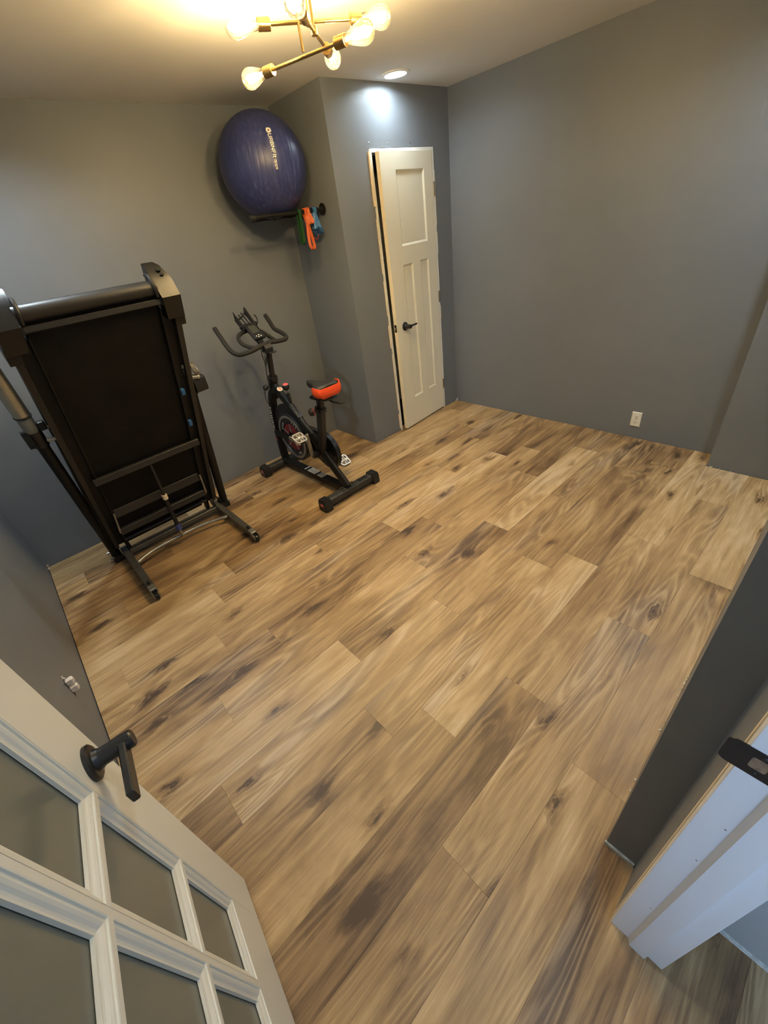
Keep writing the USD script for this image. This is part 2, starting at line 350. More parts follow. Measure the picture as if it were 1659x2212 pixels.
wd = cut(box(XL - .1, XJ, YD - .115, YD, Z0, ZH), box(JHL - .022, JR + .022, YD - .3, YD + .2, -.1, 2.065))
wn = struct('wall_door', wd, 'wall_paint')
part(wn, 'drywall_bottom', cat_([box(XJ - .006, XJ + .002, YD + .002, YN + .004, -.004, .016, .001)]), 'drywall_edge', 'unpainted raw drywall end at the foot of the jog', False)
part(wn, 'bare_edge', box(JR + .018, JR + .0235, YD - .002, YD + .0012, 0, 2.06, .0006), 'raw_wood', 'raw cream edge of drywall along the door jamb', False)
struct('wall_hall_right', box(HX1, HX1 + .1, HY0, YN - .2, .018, ZH), 'hall_paint')
struct('wall_hall_front', cat_([box(HX0, XL - .1, YD - .215, YD - .115, Z0, ZH)]), 'hall_paint')
struct('wall_hall_facing', box(XL - .1, JHL - .022, YD - .12, YD - .1149, Z0, ZH), 'hall_paint')
WY0, WY1, WZ0, WZ1 = -2.45, -1.30, .75, 2.0         # hall window, in the wall to the left of the doorway
struct('wall_hall_back', box(HX0, HX1, HY0 - .1, HY0, Z0, ZH), 'hall_paint')
struct('wall_hall_left', cut(box(HX0 - .1, HX0, HY0, YD - .115, Z0, ZH), box(HX0 - .3, HX0 + .1, WY0, WY1, WZ0, WZ1)), 'hall_paint')
struct('trim_4', box(HX1 - .004, HX1 + .004, HY0, YN - .2, Z0, .018, .001), 'drywall_edge', 'raw strip of drywall at the foot of the hall wall')
w1 = sxform('window_1', 'white window in the hall')
part(w1, 'window_frame', cut(box(HX0 - .09, HX0 - .03, WY0, WY1, WZ0, WZ1), box(HX0 - .2, HX0 + .1, WY0 + .05, WY1 - .05, WZ0 + .05, WZ1 - .05)), 'jamb_white', smooth=False)
part(w1, 'pane', box(HX0 - .063, HX0 - .058, WY0 + .05, WY1 - .05, WZ0 + .05, WZ1 - .05), 'clear_pane', smooth=False)
day = UsdLux.RectLight.Define(stage, '/World/daylight')
day.CreateWidthAttr(WZ1 - WZ0); day.CreateHeightAttr(WY1 - WY0); day.CreateIntensityAttr(DAY_L); day.CreateColorAttr(Gf.Vec3f(*DAY))
day.AddTranslateOp().Set(Gf.Vec3d(HX0 - .11, (WY0 + WY1) / 2, (WZ0 + WZ1) / 2)); day.AddRotateYOp().Set(-90.0)
# rough spots: screw dimples above the closet door and drywall crumbs in the corners
for x, z in ((2.477, 2.062), (2.654, 2.058), (2.876, 2.057), (3.051, 2.06)):
    part(wf, 'screw', cat_([lathe((x, YC + .001, z), (0, -1, 0), [(0, .003), (.003, .003), (.0055, .0018), (.0075, 0)], 14)]), 'screw_steel')
def crumbs(c, n, s, seed, size=.0045):
    r = np.random.default_rng(seed); out = []
    for _ in range(n):
        p = np.array(c) + r.normal(0, 1, 3) * s; p[2] = max(p[2], .003)
        out.append(hull(p + r.normal(0, 1, (9, 3)) * size))
    return cat_(out)
part(wf, 'plaster_crumb', crumbs((XR - .012, YC - .012, .012), 9, (.010, .010, .008), 3), 'drywall_edge', 'torn pale drywall paper in the corner', False)

part(wl, 'plaster_crumb', crumbs((XL + .006, YB - .012, .008), 6, (.006, .010, .006), 8), 'raw_wood', 'torn pale drywall paper in the corner', False)
part(wrf, 'plaster_crumb', crumbs((XQ - .004, YK - .035, .004), 7, (.003, .035, .003), 9, .003), 'drywall_edge', 'pale plaster crumbs at the foot of the wall', False)
for x, n_ in ((1.36, 5), (1.30, 3), (1.12, 2), (.86, 2)): part(wne, 'plaster_crumb', crumbs((x, YN + .004, .003), n_, (.02, .002, .002), int(x * 100), .0022), 'trim_white', 'white paint chips at the foot of the wall', False)

# ------------------------------------------------------------------ closet door and its frame
tr = sxform('trim_1', 'white closet door frame without casing')
fy0, fy1 = YC - .004, YC + .104
part(tr, 'jamb', box(DX0 + .003, DX0 + .022, fy0, fy1, .0, DZ1 - .003, .001), 'trim_white', smooth=False)
part(tr, 'jamb', box(DX1 - .019, DX1 - .001, fy0, fy1, .0, DZ1 - .003, .001), 'trim_white', smooth=False)
part(tr, 'head_jamb', box(DX0 + .022, DX1 - .019, fy0, fy1, DZ1 - .024, DZ1 - .003, .001), 'trim_white', smooth=False)
part(tr, 'door_stop', cat_([box(DX0 + .022, DX0 + .032, YC + .045, YC + .08, 0, DZ1 - .024), box(DX1 - .029, DX1 - .019, YC + .045, YC + .08, 0, DZ1 - .024)]), 'trim_white', smooth=False)
part(tr, 'shim', box(DX0 - .012, DX0 + .003, YC - .010, YC + .02, 1.72, 2.02, .001), 'raw_wood', 'bare wooden shim beside the frame top', False)
for z0, z1, w in ((.02, .16, .009), (.75, .93, .010), (1.0, 1.25, .005), (1.3, 1.65, .006), (.2, .7, .005)):
    part(tr, 'torn_edge', box(DX0 - w, DX0 + .0025, YC - .0015, YC + .01, z0, z1, .001), 'raw_wood', 'torn raw edge beside the frame', False)
for z0, z1 in ((1.35, 1.5), (1.55, 1.9), (.85, .95)):
    part(tr, 'torn_edge', box(DX1 - .002, DX1 + .007, YC - .0025, YC + .01, z0, z1, .001), 'raw_wood', 'torn raw edge beside the frame', False)
# slab, ajar; local x runs latch -> hinge, y 0 is the room face
ang = math.atan2(2.6655 - 2.6135, 3.094 - 2.503); SW = .594; SH0, SH1 = .013, 2.012
d1 = thing('door_1', 'cream three-panel closet door standing slightly ajar', None, (2.503, 2.6135, 0), ang, kind='structure')
panels = [(.157, .485, 1.455, 1.912), (.148, .272, .268, 1.332), (.367, .480, .274, 1.336)]
slab = box(0, SW, 0, .035, SH0, SH1)
def bevel_cut(x0, x1, z0, z1, dep=.009, run=.016):
    return hull([(x0, -.001, z0), (x1, -.001, z0), (x0, -.001, z1), (x1, -.001, z1), (x0, 0, z0), (x1, 0, z0), (x0, 0, z1), (x1, 0, z1),
                 (x0+run, dep, z0+run), (x1-run, dep, z0+run), (x0+run, dep, z1-run), (x1-run, dep, z1-run)])
part(d1, 'slab', cut(slab, *[bevel_cut(*q) for q in panels]), 'door_white', smooth=False)
for x0, x1, z0, z1 in panels:
    part(d1, 'panel', box(x0 + .0165, x1 - .0165, .0075, .012, z0 + .0165, z1 - .0165, .001), 'door_white', smooth=False)
part(d1, 'edge_strip', box(-.0006, .001, .001, .034, SH0, SH1), 'edge_cream', 'pale cream latch edge', False)
def lever(dr, y, sgn, x, z, rose, neck, Ln, dirx, w, t, name='lever_handle', mt='black_metal'):
    """lever on a face at local y; sgn: +1 out along +y"""
    h = part(dr, name, lathe((x, y, z), (0, sgn, 0), [(0, 0), (rose, 0), (rose, .006), (rose - .004, .009), (.021, .010), (.0195, .014), (.0165, .020), (.0165, neck + .011), (.0145, neck + .014), (0, neck + .013)], 36), mt)
    a, b = sorted((x - dirx * .013, x + dirx * Ln))
    y0, y1 = sorted((y + sgn * (neck - .010), y + sgn * (neck - .010 + t)))
    part(h, 'grip', box(a, b, y0, y1, z - w / 2, z + w / 2, .0025), mt, smooth=False)
    part(h, 'screw', ball((x + .006, y + sgn * .0095, z - .022), .003, 1), 'screw_steel')
    return h
lever(d1, 0, -1, .099, .895, .033, .052, .105, 1, .014, .010)
part(d1, 'latch_plate', box(-.0018, .002, .006, .030, .868, .926, .0006), 'black_metal', 'black latch plate', False)
part(d1, 'latch_bolt', box(-.009, .002, .012, .024, .888, .906, .002), 'hinge_metal', smooth=False)
for z in (1.784, 1.026, .247):
    hg = part(tr, 'hinge', cat_([cyl((3.101, YC - .006, z - .045), (3.101, YC - .006, z + .045), .006, 14)] + [box(3.0965, 3.117, YC - .0055, YC - .004, z - .044, z + .044)]), 'hinge_metal', 'small brushed metal hinge')

# ------------------------------------------------------------------ doorway frame with strike plate
t2 = sxform('trim_2', 'white door frame of the French door')
jy0, jy1 = YD - .125, YD - .001
for s, xin in ((1, JR), (-1, JHL)):
    a, b = sorted((xin, xin + s * .0195))
    part(t2, 'jamb', box(a, b, jy0, jy1, 0, 2.045, .0012), 'jamb_white', smooth=False)
    a, b = sorted((xin - s * .0115, xin + s * .001))
    part(t2, 'door_stop', hull([(a, YD - .088, 0), (b, YD - .088, 0), (a, YD - .052, 0), (b, YD - .044, 0), (a, YD - .088, 2.04), (b, YD - .088, 2.04), (a, YD - .052, 2.04), (b, YD - .044, 2.04)]), 'jamb_white', smooth=False)
part(t2, 'head_jamb', box(JHL - .019, JR + .019, jy0, jy1, 2.045, 2.063), 'jamb_white', smooth=False)
for z in (.28, .62, .77): part(t2, 'nail_hole', cyl((JR - .0002, YD - .038, z), (JR + .002, YD - .038, z), .0022, 10), 'slot', smooth=False)
SZ = .965
plate = extrude(Polygon([(-.056, -.024), (-.048, -.0285), (.016, -.0285), (.016, .0285), (-.048, .0285), (-.056, .024)]).buffer(-.008).buffer(.011).buffer(-.003).difference(sbox(-.026, -.013, -.006, .013).buffer(-.004).buffer(.004)), 0, .0018)
T = np.array([[0, 0, -1, JR + .0006], [-1, 0, 0, YD - .036], [0, 1, 0, SZ], [0, 0, 0, 1.0]]); plate.apply_transform(T)
if plate.volume < 0: plate.invert()
sp_ = part(t2, 'strike_plate', plate, 'black_metal', 'black strike plate with an oblong latch hole', False)
part(t2, 'latch_pocket', box(JR - .0004, JR + .001, YD - .030, YD - .010, SZ - .013, SZ + .013), 'pocket_wood', 'raw wood seen through the latch hole', False)
for s in (-1, 1): part(sp_, 'screw', ball((JR - .0014, YD - .020, SZ + s * .020), .0032, 1, (.4, 1, 1)), 'black_metal')

# ------------------------------------------------------------------ French door, fifteen frosted panes, swung into the room
D0 = np.array([-.212, .729]); Dh = np.array([-.252, .373])
ang2 = math.atan2(*(Dh - D0)[::-1])
d2 = thing('door_2', 'white French door with frosted panes swung open into the room', None, (D0[0], D0[1], 0), ang2, kind='structure')
FW, FT = .815, .036; FZ0, FZ1 = .012, 2.032
cols = [(.116, .297), (.309, .506), (.518, .699)]
rows = [.236, .558, .905, 1.238, 1.571, 1.905]
rowz = [(rows[i] + (.006 if i else 0), rows[i + 1] - (.006 if i < 4 else 0)) for i in range(5)]
part(d2, 'stile', box(0, .116, -FT, 0, FZ0, FZ1, .0015), 'french_white', smooth=False)
part(d2, 'stile', box(.699, FW, -FT, 0, FZ0, FZ1, .0015), 'french_white', smooth=False)
part(d2, 'rail', box(.1162, .6988, -FT, 0, FZ0, .236), 'french_white', smooth=False)
part(d2, 'rail', box(.1162, .6988, -FT, 0, 1.905, FZ1), 'french_white', smooth=False)
for a, b in ((.297, .309), (.506, .518)): part(d2, 'muntin', box(a, b, -FT + .0003, -.0003, .236, 1.905), 'french_white', smooth=False)
for z in rows[1:-1]:
    for a, b in cols: part(d2, 'muntin', box(a, b, -FT, 0, z - .006, z + .006), 'french_white', smooth=False)
bead_prof = [(0, 0), (.0022, -.0006), (.0026, -.0030), (.0075, -.0032), (.0115, -.0052), (.0150, -.0080), (.0180, -.0092), (.0215, -.0094), (.0225, -.0145)]
def bead(x0, x1, z0, z1):
    V, F, k = [], [], len(bead_prof)
    for side in (0, 1):
        o = len(V)
        for cx, cz, sx, sz in ((x0, z0, 1, 1), (x1, z0, -1, 1), (x1, z1, -1, -1), (x0, z1, 1, -1)):
            for r, h in bead_prof: V.append((cx + sx * r, h if side == 0 else -FT - h, cz + sz * r))
        for c in range(4):
            d = (c + 1) % 4
            for a in range(k - 1):
                q = [o + c*k + a, o + d*k + a, o + d*k + a + 1, o + c*k + a + 1]
                if side: q = q[::-1]
                F += [(q[0], q[1], q[2]), (q[0], q[2], q[3])]
    return trimesh.Trimesh(V, F, process=False)
def bead_pieces(x0, x1, z0, z1):
    m = bead(x0, x1, z0, z1); return m
for a, b in cols:
    for z0, z1 in rowz:
        part(d2, 'glazing_bead', bead_pieces(a, b, z0, z1), 'french_white', smooth=False)
        part(d2, 'pane', box(a + .018, b - .018, -FT / 2 - .002, -FT / 2 + .002, z0 + .018, z1 - .018), 'frosted_glass', 'frosted glass pane', False)
for y, s in ((0, 1), (-FT, -1)): lever(d2, y, s, .062, .912, .0335, .058, .112, 1, .028, .013)
part(d2, 'latch_plate', box(-.001, .001, -.030, -.006, .883, .941), 'black_metal', smooth=False)
for z in (.25, 1.05, 1.8): part(d2, 'hinge', cyl((FW + .003, .002, z - .045), (FW + .003, .002, z + .045), .006, 12), 'black_metal')

# ------------------------------------------------------------------ outlets and wall pieces
def outlet(label, c, out, right):
    c, out, right = map(np.asarray, (c, out, right)); up = np.array([0, 0, 1.0])
    t = thing('wall_outlet', label, 'outlet', tuple(c))
    T = np.eye(4); T[:3, 0], T[:3, 1], T[:3, 2], T[:3, 3] = right, out, up, c
    def P(name, m, mt, l=None):
        m = m.copy(); m.apply_transform(T)
        if np.linalg.det(T[:3, :3]) < 0: m.invert()
        return part(t, name, m, mt, l, False)
    P('cover_plate', hull([(x, 0, z) for x in (-.035, .035) for z in (-.0575, .0575)] + [(x, .0045, z) for x in (-.033, .033) for z in (-.0555, .0555)] + [(x, .0065, z) for x in (-.029, .029) for z in (-.0515, .0515)]), 'outlet_white')
    for s in (-1, 1):
        r = P('receptacle', hull([(x, y, s * .0205 + z) for y, q in ((.006, 1), (.0085, .94)) for x, z in ((-.017*q, -.009*q), (-.017*q, .009*q), (.017*q, -.009*q), (.017*q, .009*q), (-.010*q, .014*q), (.010*q, .014*q), (-.010*q, -.014*q), (.010*q, -.014*q))]), 'outlet_white')
        def Q(name, m):
            m.apply_transform(T)
            if np.linalg.det(T[:3, :3]) < 0: m.invert()
            part(r, name, m, 'slot', None, False)
        Q('slot', box(-.0075, -.0052, .008, .0088, s*.0205 - .001, s*.0205 + .008)); Q('slot', box(.0052, .0075, .008, .0088, s*.0205 - .001, s*.0205 + .007))
        Q('slot', cyl((0, .008, s*.0205 - .007), (0, .0088, s*.0205 - .007), .0028, 10))
    P('screw', cyl((0, .006, 0), (0, .0075, 0), .003, 10), 'screw_steel')
outlet('white double wall outlet on the wall to the right of the closet door', (XR, .9445, .1486), (-1, 0, 0), (0, -1, 0))
outlet('white double wall outlet low on the wall behind the treadmill', (.815, YB, .215), (0, -1, 0), (1, 0, 0))
wb = thing('wall_box', 'open wall cutout with two white plastic caps near the open glazed door', 'electrical box', (XL, 1.714, .252))
part(wb, 'cutout', box(XL + .0002, XL + .0016, 1.694, 1.730, .205, .292), 'slot', 'dark ragged hole in the wall', False)
for y, z in ((1.720, .268), (1.706, .239)):
    part(wb, 'cap', hull([(XL + a, y + b * q, z + c * q) for a, q in ((0, .9), (.022, 1), (.028, .7)) for b in (-.012, .012) for c in (-.013, .013)]), 'cap_pink', 'white plastic cap')
part(wb, 'plaster_crumb', crumbs((XL + .002, 1.732, .293), 3, (.001, .003, .006), 5), 'drywall_edge', None, False)

# ------------------------------------------------------------------ recessed downlight (others of the same set are outside the frame)
def downlight(x, y, label, lens='lamp_lens', up=.024):
    t = thing('recessed_light', label, 'ceiling light', (x, y, ZH), group=None)
    part(t, 'trim_ring', lathe((x, y, ZH), (0, 0, -1), [(.092, -.001), (.092, .003), (.086, .006), (.070, .0065), (.066, .004), (.0655, -.002), (.0645, -.002), (.058, -up - .004), (.057, -.040), (.066, -.040)], 48), 'trim_white')
    part(t, 'lens', lathe((x, y, ZH + up), (0, 0, -1), [(0, 0), (.056, 0), (.058, -.004), (0, -.004)], 40), lens, 'glowing white lens')
downlight(*DL1[0], 'round white recessed light glowing in the ceiling above the closet door', 'lamp_lens_dim', .017)
downlight(*DL1[1], 'round white recessed light in the ceiling near the outlet wall and doorway wall')
downlight(*DL1[2], 'round white recessed light in the ceiling above the treadmill')
downlight(*DL1[3], 'round white recessed light in the ceiling just inside the doorway', 'lamp_lens_dim')

downlight(*DL1[4], 'round white recessed light in the hall ceiling outside the doorway', 'lamp_lens_dim')

# ------------------------------------------------------------------ brass ceiling fixture with six clear bulbs
FS = 1.25
hubs = {'a': np.array([1.045, 1.356]) * FS, 'c': np.array([1.0335, 1.278]) * FS, 'd': np.array([1.0755, 1.3465]) * FS}
fx = thing('ceiling_fixture', 'brass ceiling fixture with three crossed rods and six clear glowing bulbs', 'ceiling light', (1.32, 1.64, ZH))
ZA, ZB, ZC = 2.220, 2.1475, 2.1700
part(fx, 'canopy', lathe((*(hubs['c'] + hubs['d']) / 2, ZH), (0, 0, -1), [(0, 0), (.068, 0), (.068, .014), (.064, .018), (.010, .020), (0, .020)], 40), 'brass')
arms = [((1.130, 1.7825), (1.5688, 1.5788), ZA), ((1.2563, 1.9663), (1.410, 1.505), ZB), ((1.1288, 1.460), (1.5044, 1.7769), ZC)]
def bulb(sock, c, d):
    """c: base of the bulb at the socket mouth, d: unit direction"""
    prof = [(.0125, -.014), (.0125, -.002), (.0132, .004), (.0165, .018), (.0215, .034), (.0272, .052), (.0312, .069), (.0320, .080), (.0302, .091), (.0252, .101), (.0172, .108), (.0085, .1115), (0, .1125)]
    b = part(fx, 'bulb', lathe(c, d, prof, 30), 'bulb_glass', 'clear teardrop filament bulb', True)
    D, s, u, _ = frame_of(c, c + d)
    sticks = []
    for k in range(6):
        a = k * PI / 3; q = math.cos(a) * s + math.sin(a) * u
        sticks.append(tube2(c + .030 * d + .0062 * q, c + .085 * d + .0125 * q, .0028, 6))
    part(b, 'filament', cat_(sticks), 'filament', 'glowing filaments', False)
    part(b, 'stem', lathe(c, d, [(.0070, .0), (.0055, .018), (.004, .030), (0, .032)], 12), 'trim_white')
for a, b, z in arms:
    A, B = np.array([*a, z]), np.array([*b, z]); u = (B - A) / np.linalg.norm(B - A)
    half = np.linalg.norm(B - A) / 2 - .078; mid = (A + B) / 2
    part(fx, 'rod', tube2(mid - u * half, mid + u * half, .0058, 14), 'brass')
    for s in (-1, 1):
        c = mid + s * u * half
        so = part(fx, 'socket', lathe(c - s * u * .022, s * u, [(0, 0), (.0065, 0), (.0165, .001), (.0175, .002), (.0175, .043), (.0160, .0435), (.0145, .030), (0, .030)], 28), 'brass')
        bulb(so, c + s * u * .020, s * u)
def vert(xy, z0, z1, r=.0046): part(fx, 'stem', tube2((*xy, z0), (*xy, z1), r, 12), 'brass')
vert(hubs['a'], ZB, ZA)
vert(hubs['c'], ZC, ZH - .018); vert(hubs['d'], ZA, ZH - .018)
for k, z in (('c', ZC), ('d', ZA)): part(fx, 'hub', cyl((*hubs[k], z - .011), (*hubs[k], z + .011), .0115, 18), 'brass')

# ------------------------------------------------------------------ wall rack, exercise ball and bands
rk = thing('ball_rack', 'black pipe wall rack holding the blue exercise ball', 'rack', (XS, 2.97, 1.75))
BY = [(2.859, 1.752), (3.089, 1.750)]
for y, z, xe in [(*BY[0], 1.590), (*BY[1], 1.735)]:
    part(rk, 'flange', lathe((XS, y, z), (-1, 0, 0), [(0, 0), (.036, 0), (.036, .004), (.030, .007), (.018, .009), (.016, .022), (0, .022)], 30), 'black_coat')
    b = part(rk, 'bar', tube2((XS - .008, y, z), (xe, y, z), .0118, 18), 'black_coat')
    part(b, 'end_cap', cyl((xe + .016, y, z), (xe - .024, y, z), .0155, 18), 'black_plastic')
    for x in (2.085, 2.02, xe + .15): part(b, 'coupling', cyl((x - .012, y, z), (x + .012, y, z), .0150, 18), 'black_coat')
bc, br = np.array([1.824, 2.977, 2.008]), .27
n0, n1 = np.array([-.19, -.826, .531]), np.array([-.257, -.956, -.141]); n0 /= np.linalg.norm(n0); n1 /= np.linalg.norm(n1)
e1 = n1 - (n1 @ n0) * n0; e1 /= np.linalg.norm(e1); e2 = np.cross(n0, e1)
prof = []
gro = [-.36, -.24, -.12 - .36, .33, .45, .57, -.60, -.72, .69]
for a in np.linspace(-PI / 2, PI / 2, 200):
    dd = sum(.0011 * math.exp(-((a - g) / .008) ** 2) for g in gro)
    prof.append(((br - dd) * math.cos(a), (br - dd) * math.sin(a)))
bl = thing('exercise_ball', 'large blue exercise ball resting on the black wall rack', 'exercise ball', tuple(bc - [0, 0, br]))
bb = part(bl, 'shell', lathe(bc, e2, prof, 96), 'ball_blue', None, True)
def wrap(m, u0, v0):
    v = np.asarray(m.vertices); U = (v[:, 0] + u0) / br; W = (v[:, 1] + v0) / br
    n = (np.cos(U)[:, None] * n0 + np.sin(U)[:, None] * e1) * np.cos(W)[:, None] + np.sin(W)[:, None] * e2
    m.vertices = bc + n * (br + .0002 + v[:, 2:3]); return m
txt = meshkit.text_mesh('URBNFit', .0205, .0007, True); w = txt.bounds[1, 0]
txt.apply_scale([.118 / w, 1, 1])
part(bl, 'lettering', wrap(txt, .026, -.010), 'print_white', 'cream printed brand lettering', False)
sh = Polygon([(-.002, .008), (.003, .013), (.014, .014), (.021, .006), (.024, -.002), (.021, -.010), (.012, -.013), (.003, -.011), (-.002, -.006)]).buffer(.002)
part(bl, 'emblem', wrap(extrude(sh.difference(Polygon([(.004, 0), (.009, .006), (.016, .002), (.012, -.006)])).difference(Polygon([(.015, -.001), (.019, -.003), (.016, -.008)])), 0, .0007), 0, .001), 'print_white', 'cream rounded shield emblem', False)
for i, (v0, u0, Ln, h) in enumerate(((.0045, .148, .050, .0042), (-.001, .150, .044, .0018), (-.0045, .150, .046, .0018), (-.0085, .152, .030, .0015))):
    m = cat_([box(a, a + .0028 + .0016 * (q % 3), -h / 2, h / 2, 0, .0006) for q, a in enumerate(np.arange(0, Ln, .0052))])
    part(bl, 'fine_print', wrap(m, u0, v0), 'print_white', 'line of illegible small print', False)
def ribbon(path, side, w, t):
    """flat strap along path; side: width direction"""
    P = np.asarray(path, float); n = len(P); T = np.gradient(P, axis=0); T /= np.linalg.norm(T, axis=1, keepdims=True)
    S = np.broadcast_to(np.asarray(side, float), P.shape).copy(); S -= (S * T).sum(1, keepdims=True) * T; S /= np.linalg.norm(S, axis=1, keepdims=True)
    Nn = np.cross(T, S); V = []
    for i in range(n):
        for a, b in ((-1, -1), (1, -1), (1, 1), (-1, 1)): V.append(P[i] + a * w / 2 * S[i] + b * t / 2 * Nn[i])
    F = []
    for i in range(n - 1):
        for a in range(4):
            c = (a + 1) % 4; F += [(i*4+a, i*4+c, (i+1)*4+c), (i*4+a, (i+1)*4+c, (i+1)*4+a)]
    F += [(0, 2, 1), (0, 3, 2), (n*4-4, n*4-3, n*4-2), (n*4-4, n*4-2, n*4-1)]
    m = trimesh.Trimesh(V, F, process=False)
    if m.volume < 0: m.invert()
    return m
by, bz = BY[0]
def loop_over(x, dx, zlow, r=.0135, sway=0.0, bow=.012, n=6):
    """closed strap hung over the front bar: up the near side, over the bar, down the far side"""
    up_ = [(x, by - r - .001 + .0, bz - .01)] 
    pts = [(x + dx, by - .004 + sway, zlow + .002), (x + dx * .9, by - bow - .004, zlow + .02), (x + dx * .5, by - bow - .004, (zlow + bz) / 2), (x, by - r - .001, bz - .002), (x, by - r * .7, bz + r * .75), (x, by, bz + r + .001), (x, by + r * .7, bz + r * .75),
           (x, by + r + .001, bz - .002), (x + dx * .5, by + bow + .004, (zlow + bz) / 2), (x + dx * .9, by + bow + .004, zlow + .02), (x + dx, by + .004 + sway, zlow + .001)]
    return crom(pts, n)
single('resistance_band', 'dark green flat exercise band hanging from the wall rack', 'exercise band', ribbon(loop_over(1.938, -.012, 1.570), (1, .25, 0), .026, .004), 'band_green', 'bands on the wall rack', smooth=40)
ob = thing('resistance_band', 'orange exercise band in a short coil and one long loop on the wall rack', 'exercise band', (1.985, by, 1.53), group='bands on the wall rack')
part(ob, 'long_loop', ribbon(crom([(1.985, by - .016, bz + .004), (1.982, by - .018, 1.70), (1.968, by - .022, 1.62), (1.962, by - .030, 1.56), (1.975, by - .038, 1.535), (1.992, by - .034, 1.545), (1.996, by - .024, 1.59), (1.988, by - .018, 1.66), (1.986, by + .004, 1.72), (1.986, by + .0155, bz), (1.986, by, bz + .0155), (1.985, by - .016, bz + .004)], 7), (.45, -.9, 0), .020, .0032), 'band_orange', smooth=40)
part(ob, 'coil', ribbon(crom([(2.000, by - .0165, bz + .003), (1.990, by - .024, 1.725), (1.985, by - .030, 1.700), (1.994, by - .034, 1.683), (2.008, by - .034, 1.682), (2.016, by - .030, 1.695), (2.013, by - .026, 1.715), (2.004, by - .022, 1.735), (2.002, by - .0185, bz + .008), (2.002, by, bz + .0175), (2.002, by + .017, bz), (2.002, by + .02, 1.71)], 7), (.75, -.65, .1), .024, .0035), 'band_orange', smooth=40)
# wide blue band gathered over the bar, its folds spreading downwards
V, F = [], []; nu, nv = 40, 16
for j in range(nv + 1):
    t = j / nv; z = bz - .004 - t * .118
    for i in range(nu):
        a = 2 * PI * i / nu; wv = .012 + .030 * t ** .8; d = .017 + .010 * t
        fold = 1 + .20 * t * math.sin(5 * a + 1.2) + .08 * t * math.sin(9 * a)
        V.append((2.062 + .006 * t + wv * math.cos(a) * fold, by + d * math.sin(a) * fold - .006 * t, z + .022 * t * math.cos(a + 2.4) + .008 * t * math.sin(3 * a)))
for j in range(nv):
    for i in range(nu):
        k = (i + 1) % nu; F += [(j*nu+i, j*nu+k, (j+1)*nu+k), (j*nu+i, (j+1)*nu+k, (j+1)*nu+i)]
V += [tuple(np.mean(V[:nu], 0) + [0, 0, .002]), tuple(np.mean(V[-nu:], 0) + [0, 0, .012])]
for i in range(nu):
    k = (i + 1) % nu; F += [(len(V)-2, k, i), (len(V)-1, nv*nu+i, nv*nu+k)]
bm = trimesh.Trimesh(V, F, process=False)
if bm.volume < 0: bm.invert()
blu = thing('resistance_band', 'wide shiny blue exercise band bunched over the wall rack by its flange', 'exercise band', (2.062, by, 1.64), group='bands on the wall rack')
part(blu, 'folds', bm, 'band_blue', None, True)
part(blu, 'top_wrap', ribbon(crom([(2.062, by - .0165, bz - .012), (2.062, by - .0175, bz + .004), (2.062, by, bz + .0185), (2.062, by + .0175, bz + .004), (2.062, by + .0165, bz - .012)], 6), (1, 0, 0), .030, .004), 'band_blue', smooth=40)
single('resistance_tube', 'thin dark red exercise tube looping below the blue band', 'exercise band', tube(crom([(2.045, by + .028, bz - .01), (2.030, by + .028, 1.67), (2.030, by + .02, 1.61), (2.050, by + .012, 1.588), (2.074, by + .014, 1.598), (2.084, by + .022, 1.635), (2.080, by + .030, 1.70), (2.070, by + .024, bz + .004), (2.060, by + .006, bz + .0225), (2.050, by + .020, bz + .012)], 6), .0032, 8), 'band_red', 'bands on the wall rack', smooth=True)

